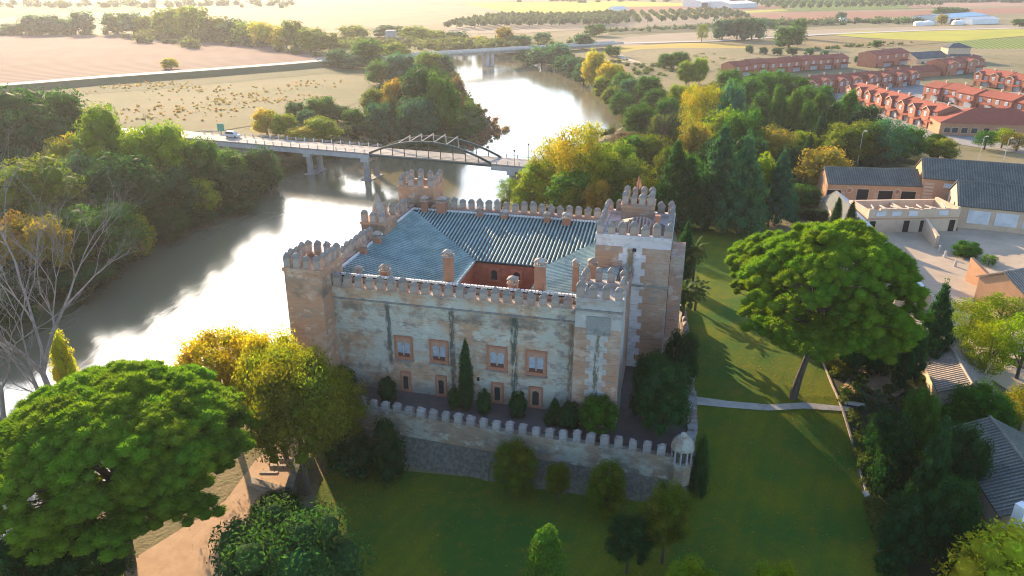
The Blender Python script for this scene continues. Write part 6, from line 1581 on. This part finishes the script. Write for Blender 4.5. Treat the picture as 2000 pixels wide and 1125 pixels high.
pine('umbrella_pine', (gp[0], gp[1], gz(gp[0], gp[1])-.1), 9.9, 9.5, 20.6, 'big umbrella pine with leaning trunk on the right lawn', (.110, .190, .014), 41, 95, [(0, 0, 0), (.5, .3, 3), (1.3, .8, 6), (2.6, 2.0, 11)], (4.0, 3.4), .55, skirt=1.0)
gp = (40.22, 99.92, -1.60)
pine('umbrella_pine', (gp[0], gp[1], gz(gp[0], gp[1])-.1), 4.6, 7.5, 14.5, 'smaller umbrella pine behind and left of the big one on the lawn', (.120, .190, .016), 42, 22, [(0, 0, 0), (-.3, .2, 4), (-.8, 0, 7)], (-3.0, 1.5), .4)
gp = (-38.93, 58.46, -6.00)
pine('umbrella_pine', (gp[0], gp[1], gz(gp[0], gp[1])-.1), 11.3, 9.8, 18.2, 'huge umbrella pine in the lower left corner over the sand path', (.108, .190, .014), 43, 120, [(0, 0, 0), (.1, .4, 4), (.2, .6, 7.5), (.3, 1.0, 11)], (.9, 1.6), .62)

# bare dead trees -------------------------------------------------------------
def bare(loc, h, spread, seed, label, rad, depth=5, col='deadwood', first=.3, lean=(0, 0)):
    r = random.Random(seed); o = empty('dead_tree', loc); tag(o, label, 'tree', 'leafless trees')
    tr, br_ = MB(), MB()
    def grow(p, d, l, rd, lv, mb):
        pts = [p]; q = p; dd = d
        for i in range(3):
            dd = (dd + Vector((r.uniform(-.22, .22), r.uniform(-.22, .22), r.uniform(-.05, .16)))).normalized(); q = q + dd*l/3; pts.append(q)
        mb.tube(pts, [rd, rd*.88, rd*.75, rd*.6], 6 if lv < 2 else 4 if lv < 4 else 3)
        if lv >= depth: return
        n = 4 if lv < 2 else 3
        for i in range(n):
            t = 2*math.pi*i/n + r.uniform(-.6, .6); tilt = r.uniform(.35, .85)*spread
            u = dd.orthogonal().normalized(); v = dd.cross(u)
            nd = (dd*math.cos(tilt) + (u*math.cos(t)+v*math.sin(t))*math.sin(tilt)).normalized()
            base = pts[r.choice((1, 2, 3, 3))] if i else pts[3]
            grow(base, nd, l*r.uniform(.55, .82), rd*r.uniform(.42, .6), lv+1, br_)
    grow(Vector((0, 0, -.2)), Vector((lean[0], lean[1], 1)).normalized(), h*first, rad, 0, tr)
    tr.obj('trunk', M[col], o); br_.obj('branches', M[col], o)
q = (-62.16, 87.41, -8.50); bare((q[0], q[1], gz(q[0], q[1])), 30, .56, 3, 'tall bare grey tree with many fine branches at the left river bank', .55, 7, first=.46)
q = (-69.76, 85.55, -8.50); bare((q[0], q[1], gz(q[0], q[1])), 27, .6, 8, 'bare pale tree with a long trunk at the left photo edge', .42, 5, first=.48, lean=(.10, 0))
q = (-62.46, 79.78, -8.50); bare((q[0], q[1], gz(q[0], q[1])), 9, 1.3, 12, 'low leaning bare branches below the two dead trees', .3, 5, lean=(-.3, 0))
q = (-59.92, 91.42, -9.00); bare((q[0], q[1], gz(q[0], q[1])), 8, 1.2, 14, 'small bare sapling leaning over the water right of the tall dead tree', .16, 4, lean=(.3, 0))
q = (43.10, 210.86, -5.00); bare((q[0], q[1], gz(q[0], q[1])), 24, .75, 21, 'tall bare grey poplar rising in the wood behind the castle', .5, 6, col='bark')
q = (-143.77, 293.59, -5.00); bare((q[0], q[1], -5), 7, .8, 25, 'thin leafless sapling in the dry meadow', .1, 4, col='bark')

# palms -------------------------------------------------------------
def palm(loc, h, rad, label, seed, col=(.075, .105, .03)):
    r = random.Random(seed); o = empty('palm_tree', loc, r.uniform(0, 6)); tag(o, label, 'palm', 'palm trees')
    if h > .5: MB().tube([(0, 0, -.2), (.1, 0, h*.5), (0, .1, h)], [.24, .2, .2], 8).obj('trunk', M['bark'], o)
    for i in range(26):
        t = 2.399*i; el = R(75) - R(115)*(i/26); pts = []; p = Vector((0, 0, h)); st_ = rad/6
        for k_ in range(7):
            pts.append(p.copy()); p = p + Vector((math.cos(t)*math.cos(el), math.sin(t)*math.cos(el), math.sin(el)))*st_; el -= R(13)
        V, Fc, sd_ = [], [], Vector((-math.sin(t), math.cos(t), 0))
        for k_, p_ in enumerate(pts):
            w_ = rad*.16*math.sin(math.pi*(k_+.6)/7.4)
            V += [p_ - sd_*w_ - Vector((0, 0, w_*.5)), p_, p_ + sd_*w_ - Vector((0, 0, w_*.5))]
        for k_ in range(6):
            b = 3*k_
            Fc += [(b, b+1, b+4), (b+1, b+2, b+4)] if k_ % 2 else [(b, b+1, b+4, b+3), (b+1, b+2, b+5, b+4)]
        mb = MB().add(V, Fc); me_ = mb.mesh('frond', M['leaf']); a_t = me_.attributes.new('tint', 'FLOAT_COLOR', 'POINT')
        k2 = r.uniform(.8, 1.2); a_t.data.foreach_set('color', np.tile([k2, k2, k2, 1], len(V)).astype(np.float32))
        f_ = link('frond', me_, o); f_.color = (*col, 1)
    return o
q = (31.62, 119.85, -1.00); palm((q[0], q[1], gz(q[0], q[1])), 7.5, 3.2, 'palm with sunlit top between the round-topped cypress and the lawn', 1)
q = (25.99, 102.59, -0.50); palm((q[0], q[1], gz(q[0], q[1])), 7.0, 3.4, 'palm close to the right foot of the castle keep', 2, (.05, .08, .03))
q = (30.08, 110.80, -0.80); palm((q[0], q[1], gz(q[0], q[1])), 4.0, 2.6, 'shorter palm behind the side wall near the sunlit lawn strip', 3)
q = (55.97, 154.62, -1.20); palm((q[0], q[1], gz(q[0], q[1])), 4.5, 3.2, 'palm beside the clipped hedges behind the umbrella pine', 4)
q = (46.35, 82.36, -1.60); palm((q[0], q[1], gz(q[0], q[1])), .3, 3.0, 'low spreading palm at the end of the stone path', 5, (.035, .07, .04))

# hedges: clipped blocks ------------------------------------------------------
def hedge(A, B, wd, h, label, col, grp_):
    A, B = Vector(A[:2]), Vector(B[:2]); d = B-A; l = d.length; an = math.atan2(d.y, d.x); lob = []
    r = np.random.default_rng(int(l*100)); n = max(2, int(l/1.0))
    for i in range(n):
        for jz in (.35, .7): lob.append(((l*(i+.5)/n, 0, h*jz), (.85, wd*.5, h*.34), tint(r, .1)))
    V, F_, T = leaf_cloud(lob, int(900*l), .13, 5, core=.95, spread=.05)
    o = link('hedge', mesh_np('hedge', V, F_, M['leaf'], T), None, (A.x, A.y, gz(A.x, A.y)-.05), an); o.color = (*col, 1)
    tag(o, label, 'hedge', grp_)
hedge((65.34, 170.21, -1.50), (72.41, 170.21, -1.50), 4.5, 4.4, 'large clipped hedge block left of the carriage house', (.045, .085, .025), 'clipped hedges')
hedge((69.44, 184.61, -1.50), (75.99, 184.61, -1.50), 3, 3.2, 'upper clipped hedge block behind the large one', (.05, .09, .03), 'clipped hedges')
hedge((62.11, 161.05, -1.50), (70.03, 158.43, -1.50), 2.5, 2.4, 'low dark hedge between the palm and the white-roofed shed', (.03, .055, .025), 'clipped hedges')
hedge((45.49, 88.63, -1.60), (45.05, 96.33, -1.60), 2.0, 1.6, 'loose yellow-green flower hedge along the lawn kerb by the pine trunk', (.12, .12, .03), 'garden hedges')
hedge((41.74, 71.59, -2.50), (43.05, 79.40, -2.00), 2.0, 1.8, 'leafy border hedge beside the middle of the lawn kerb', (.09, .13, .03), 'garden hedges')
hedge((39.00, 59.79, -4.00), (40.74, 67.56, -3.00), 2.0, 1.8, 'leafy border hedge beside the lower lawn kerb', (.09, .125, .035), 'garden hedges')

# ground cover (stuff) --------------------------------------------------------
def scatter_stuff(name, pts, lob_fn, label, col, size, per, mat='leaf'):
    lob = []; r = np.random.default_rng(len(pts))
    for x, y, z, s in pts: lob.append(((x, y, z + s*.35), (s, s, s*.8), tint(r, .25)))
    V, F_, T = leaf_cloud(lob, per*len(pts), size, 9, core=.7, spread=.22)
    o = link(name, mesh_np(name, V, F_, M[mat], T)); o.color = (*col, 1); tag(o, label, kind='stuff'); return o
def bank_points(idx, step, lo, hi, smin, smax, seed):
    r = random.Random(seed); out = []
    for i in idx:
        a, b = Vector(RIVER[i][:2]), Vector(RIVER[i+1][:2]); d = b-a; n = Vector((d.y, -d.x)).normalized()
        mid = (a+b)/2 + n*3
        if river_d(np.array([mid.x]), np.array([mid.y]))[0] < 0: n = -n
        k_ = max(1, int(d.length/step))
        for j in range(k_):
            p = a.lerp(b, (j+r.random())/k_) + n*r.uniform(lo, hi); out.append((p.x, p.y, gz(p.x, p.y), r.uniform(smin, smax)))
    return out
scatter_stuff('bank_undergrowth', bank_points(range(1, 14), 1.3, .5, 9, .9, 2.2, 1), None, 'low dark scrub along the left river bank', (.045, .06, .024), .2, 70)
scatter_stuff('bank_undergrowth', bank_points(range(16, 24), 3.0, .5, 9, 1.5, 3.2, 2), None, 'scrub along the waterline of the peninsula', (.06, .08, .035), .4, 60)
scatter_stuff('bank_undergrowth', bank_points(range(28, 40), 2.2, .5, 12, 1.2, 3.0, 3), None, 'scrub along the right river bank', (.07, .085, .03), .35, 60)
scatter_stuff('bank_undergrowth', bank_points(range(40, 51), 2.0, 1, 7, 1.0, 2.0, 4), None, 'scrub on the near bank below the castle', (.05, .07, .025), .2, 60)
r = random.Random(4); pts = []
for i in range(150):
    t = r.random(); u = Vector((-24.1, 374.0, -12.0)[:2]).lerp(Vector((-8.9, 306.3, -12.0)[:2]), t) + Vector((r.gauss(0, 3.0), r.gauss(0, 5))); pts.append((u.x, u.y, -12.1, r.uniform(.7, 1.6)))
for i in range(60):
    t = r.random(); u = Vector((-8.9, 306.3, -12.0)[:2]).lerp(Vector((-16.19, 284.89, -12.00)[:2]), t) + Vector((r.gauss(0, 2), r.gauss(0, 3))); pts.append((u.x, u.y, -12.1, r.uniform(.6, 1.4)))
scatter_stuff('reddish_reeds', pts, None, 'reddish brown reeds fringing the grassy spit', (.20, .125, .095), .28, 60)
pts = []; cl = [(230, 170), (260, 172), (330, 167), (380, 172), (440, 190), (480, 198), (300, 210), (270, 230), (360, 215), (430, 215), (560, 190), (600, 160), (520, 172)]
CLW = [(-202.5, 391.2, -5.0), (-187.4, 398.6, -5.0), (-175.9, 396.7, -5.0), (-158.8, 380.5, -5.0), (-135.4, 357.7, -5.0), (-121.8, 345.7, -5.0), (-155.4, 326.5, -5.0), (-153.0, 306.9, -5.0), (-143.1, 329.2, -5.0), (-122.0, 314.0, -5.0), (-104.2, 350.1, -5.0), (-107.5, 400.5, -5.0), (-120.9, 373.7, -5.0)]
for c in CLW:
    for i in range(34): pts.append((c[0]+r.gauss(0, 10), c[1]+r.gauss(0, 9), -5, r.uniform(.25, .8)))
scatter_stuff('dry_weeds', pts, None, 'tufts of reddish dry weeds in the meadow', (.33, .235, .14), .2, 26)
pts = []
for i in range(260):
    a = Vector((44.45, 94.77, -1.60)[:2]).lerp(Vector((37.91, 55.57, -4.00)[:2]), r.random()); x = a.x + r.uniform(.5, 14); y = a.y + r.uniform(-2, 3); pts.append((x, y, gz(x, y), r.uniform(.3, .9)))
scatter_stuff('garden_ground_cover', pts, None, 'mixed low plants filling the garden bed', (.075, .11, .03), .12, 90)

def poly_points(poly, step, smin, smax, seed):
    r = random.Random(seed); out = []; poly = [(p[0], p[1]) for p in poly]
    x = min(p[0] for p in poly)
    while x < max(p[0] for p in poly):
        y = min(p[1] for p in poly)
        while y < max(p[1] for p in poly):
            q = (x+r.uniform(-step, step)*.5, y+r.uniform(-step, step)*.5)
            if inside(q, poly) and gz(*q) > -11.5: out.append((q[0], q[1], gz(*q), r.uniform(smin, smax)))
            y += step
        x += step
    return out
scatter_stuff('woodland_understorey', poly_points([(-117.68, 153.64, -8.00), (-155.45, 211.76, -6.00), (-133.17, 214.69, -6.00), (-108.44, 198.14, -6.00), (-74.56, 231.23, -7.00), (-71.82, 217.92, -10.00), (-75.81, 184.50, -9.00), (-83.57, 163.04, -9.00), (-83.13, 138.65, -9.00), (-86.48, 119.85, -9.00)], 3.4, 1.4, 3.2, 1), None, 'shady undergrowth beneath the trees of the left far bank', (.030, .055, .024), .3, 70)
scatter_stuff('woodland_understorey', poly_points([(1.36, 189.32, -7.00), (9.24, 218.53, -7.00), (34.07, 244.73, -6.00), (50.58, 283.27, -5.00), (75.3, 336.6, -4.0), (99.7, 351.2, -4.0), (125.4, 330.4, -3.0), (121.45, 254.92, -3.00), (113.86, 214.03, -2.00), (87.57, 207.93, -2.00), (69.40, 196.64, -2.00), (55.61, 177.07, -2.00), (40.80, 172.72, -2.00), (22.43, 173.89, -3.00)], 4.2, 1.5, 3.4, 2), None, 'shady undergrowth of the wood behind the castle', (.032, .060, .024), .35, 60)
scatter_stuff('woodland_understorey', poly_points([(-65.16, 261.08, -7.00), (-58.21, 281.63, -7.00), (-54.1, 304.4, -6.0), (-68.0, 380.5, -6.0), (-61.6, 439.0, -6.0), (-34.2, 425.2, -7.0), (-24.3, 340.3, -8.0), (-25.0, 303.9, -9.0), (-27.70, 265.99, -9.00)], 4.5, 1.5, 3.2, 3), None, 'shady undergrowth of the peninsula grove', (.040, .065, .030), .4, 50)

def line_points(A, B, n, jx, jy, smin, smax, seed):
    r = random.Random(seed); A, B = Vector(A[:2]), Vector(B[:2]); o = []
    for i in range(n):
        p = A.lerp(B, r.random()); o.append((p.x+r.gauss(0, jx), p.y+r.gauss(0, jy), -5, r.uniform(smin, smax)))
    return o
scatter_stuff('hedgerow_scrub', line_points((264.0, 862.4, -5.0), (552.3, 944.2, -5.0), 150, 6, 14, 2, 5, 1) + line_points((95.1, 766.0, -5.0), (229.5, 838.1, -5.0), 60, 5, 10, 1.2, 3, 2), None, 'dark scrub lining the far bank below the groves', (.045, .085, .05), .8, 40)
scatter_stuff('distant_woodland', line_points((452.3, 1462.6, -5.0), (1086.2, 1562.6, -5.0), 170, 12, 40, 5, 10, 3) + line_points((0.0, 1536.3, -5.0), (460.3, 1589.7, -5.0), 50, 14, 60, 4, 8, 4) + line_points((-912.7, 1334.3, -5.0), (-390.1, 1374.5, -5.0), 90, 14, 50, 4, 9, 5), None, 'distant belts of trees at the top of the view', (.05, .085, .06), 1.8, 30)
scatter_stuff('field_scrub', line_points((67.4, 508.0, -5.0), (95.1, 431.1, -5.0), 70, 14, 10, .8, 2.2, 6) + line_points((230.8, 583.2, -5.0), (321.3, 643.2, -5.0), 50, 6, 4, .8, 2.0, 7) + line_points((134.1, 533.1, -5.0), (127.0, 442.4, -5.0), 40, 10, 8, .8, 2.4, 8), None, 'low bushes dotted along field boundaries near the houses', (.06, .095, .035), .35, 40)
scatter_stuff('misty_scrub', line_points((-318.5, 694.0, -5.0), (-116.9, 591.1, -5.0), 120, 12, 24, 3, 7, 9) + line_points((-121.7, 616.1, -5.0), (24.7, 624.9, -5.0), 110, 12, 14, 2.5, 5, 10) + line_points((-484.4, 740.4, -5.0), (-397.2, 740.4, -5.0), 40, 12, 14, 3, 5, 11), None, 'misty brushwood filling the far tree line beyond the field', (.10, .12, .05), 1.0, 40)

scatter_stuff('spit_scrub', poly_points([(-27.63, 268.80, -10.00), (-27.1, 329.8, -10.0), (-23.6, 366.4, -10.0), (-14.7, 331.6, -11.0), (-11.1, 312.0, -11.0), (-15.10, 291.46, -11.00), (-21.25, 278.51, -11.00)], 2.2, .8, 1.9, 8), None, 'low green scrub covering the grassy spit', (.055, .10, .030), .25, 60)

# olive grove ----------------------------------------------------------------
oV, oF, oT = leaf_cloud([((0, 0, .6), (.45, .45, .4), (1, 1, 1)), ((.2, .1, .7), (.3, .3, .3), (1.1, 1.1, 1.1)), ((-.2, .1, .65), (.3, .3, .3), (.9, .9, .9))], 90, .12, 3, core=.85)
om = mesh_np('olive_tree', oV, oF, M['leaf'], oT)
ga, gb_, gc = Vector((-64.8, 793.4, -5.0)[:2]), Vector((71.0, 838.1, -5.0)[:2]), Vector((-49.1, 944.2, -5.0)[:2])
def grove(o0, eu, ev, nu, nv, su, sv, s, lab, grp_, col, keep=lambda i, j: True):
    for i in range(nu):
        for j in range(nv):
            if not keep(i, j): continue
            p = o0 + eu*su*i + ev*sv*j + Vector((random.uniform(-.8, .8), random.uniform(-.8, .8)))
            o = link('olive_tree', om, None, (p.x, p.y, -4.85), random.uniform(0, 6), (s*random.uniform(.85, 1.1),)*3); k_ = random.uniform(.85, 1.15); o.color = (col[0]*k_, col[1]*k_, col[2]*k_, 1)
            tag(o, lab, 'olive tree', grp_)
grove(ga, (gb_-ga).normalized(), Vector((.25, .97)), 16, 8, 12.5, 24, 8.5, 'round grey-green olive tree in the dense left part of the far grove', 'olive trees of the dense grove', (.085, .115, .085))
gd = Vector((82.0, 838.1, -5.0)[:2])
grove(gd, Vector((243.0, 934.4, -5.0)[:2])-gd and (Vector((243.0, 934.4, -5.0)[:2])-gd).normalized(), Vector((.1, .99)), 15, 6, 17, 34, 7.5, 'small grey-green olive tree in the sparse right part of the far grove', 'olive trees of the sparse grove', (.085, .11, .075))
ge = Vector((404.0, 1178.5, -5.0)[:2])
grove(ge, (Vector((643.8, 1278.1, -5.0)[:2])-ge).normalized(), Vector((-.1, .99)), 20, 4, 17, 55, 11, 'green orchard tree in the rows below the far white sheds', 'trees of the far orchard', (.06, .11, .045))

# fallen leaves on the grass and gravel
r = np.random.default_rng(77); V = []; T = []
for (u, rad, n) in (((-21.55, 70.45), 9, 700), ((-27.39, 66.03), 6, 350), ((15.81, 62.00), 6, 350), ((39.33, 88.74), 8, 500), ((40.25, 76.50), 7, 300), ((33.25, 102.83), 10, 300), ((0.00, 66.88), 12, 400), ((29.61, 69.92), 14, 400)):
    q = np.array(u)[None, :] + r.normal(0, rad*.55, (n, 2)); z = ground(q[:, 0], q[:, 1]) + .19
    a = r.uniform(0, 6.28, n); sz = r.uniform(.05, .13, n)
    dx, dy = np.cos(a)*sz, np.sin(a)*sz
    V.append(np.stack([np.stack([q[:, 0]+dx, q[:, 1]+dy, z], 1), np.stack([q[:, 0]-dy*.6, q[:, 1]+dx*.6, z+.02], 1), np.stack([q[:, 0]-dx, q[:, 1]-dy, z], 1), np.stack([q[:, 0]+dy*.6, q[:, 1]-dx*.6, z+.03], 1)], 1).reshape(-1, 3))
    k_ = r.uniform(.5, 1.4, (n, 1)); T.append(np.repeat(np.concatenate([k_, k_*r.uniform(.6, 1.1, (n, 1)), k_], 1), 4, 0))
V = np.concatenate(V); o = link('fallen_leaves', mesh_np('fallen_leaves', V, [np.arange(len(V)).reshape(-1, 4)], M['leaf'], np.concatenate(T))); o.color = (.30, .17, .03, 1)
tag(o, 'fallen autumn leaves strewn over the lawn and gravel', kind='stuff')

# ------------------------------------------------------------------ haze
hz = MB().box(-5200, 5200, -260, 5300, -16, 58).mesh('haze', None) if False else None
hb_ = MB().box(-5200, 5200, -260, 5300, -15.6, 58)
k = N('haze_air')
pv_ = k.n('ShaderNodeVolumePrincipled'[10:] if False else 'VolumePrincipled')
pv_.inputs['Color'].default_value = (.95, .94, 1.0, 1)
pv_.inputs['Density'].default_value = .0001
pv_.inputs['Anisotropy'].default_value = .45
k.l(pv_.outputs[0], k.out.inputs['Volume'])
hzo = hb_.obj('haze', k.m); tag(hzo, 'pale morning haze over the plain', kind='stuff')
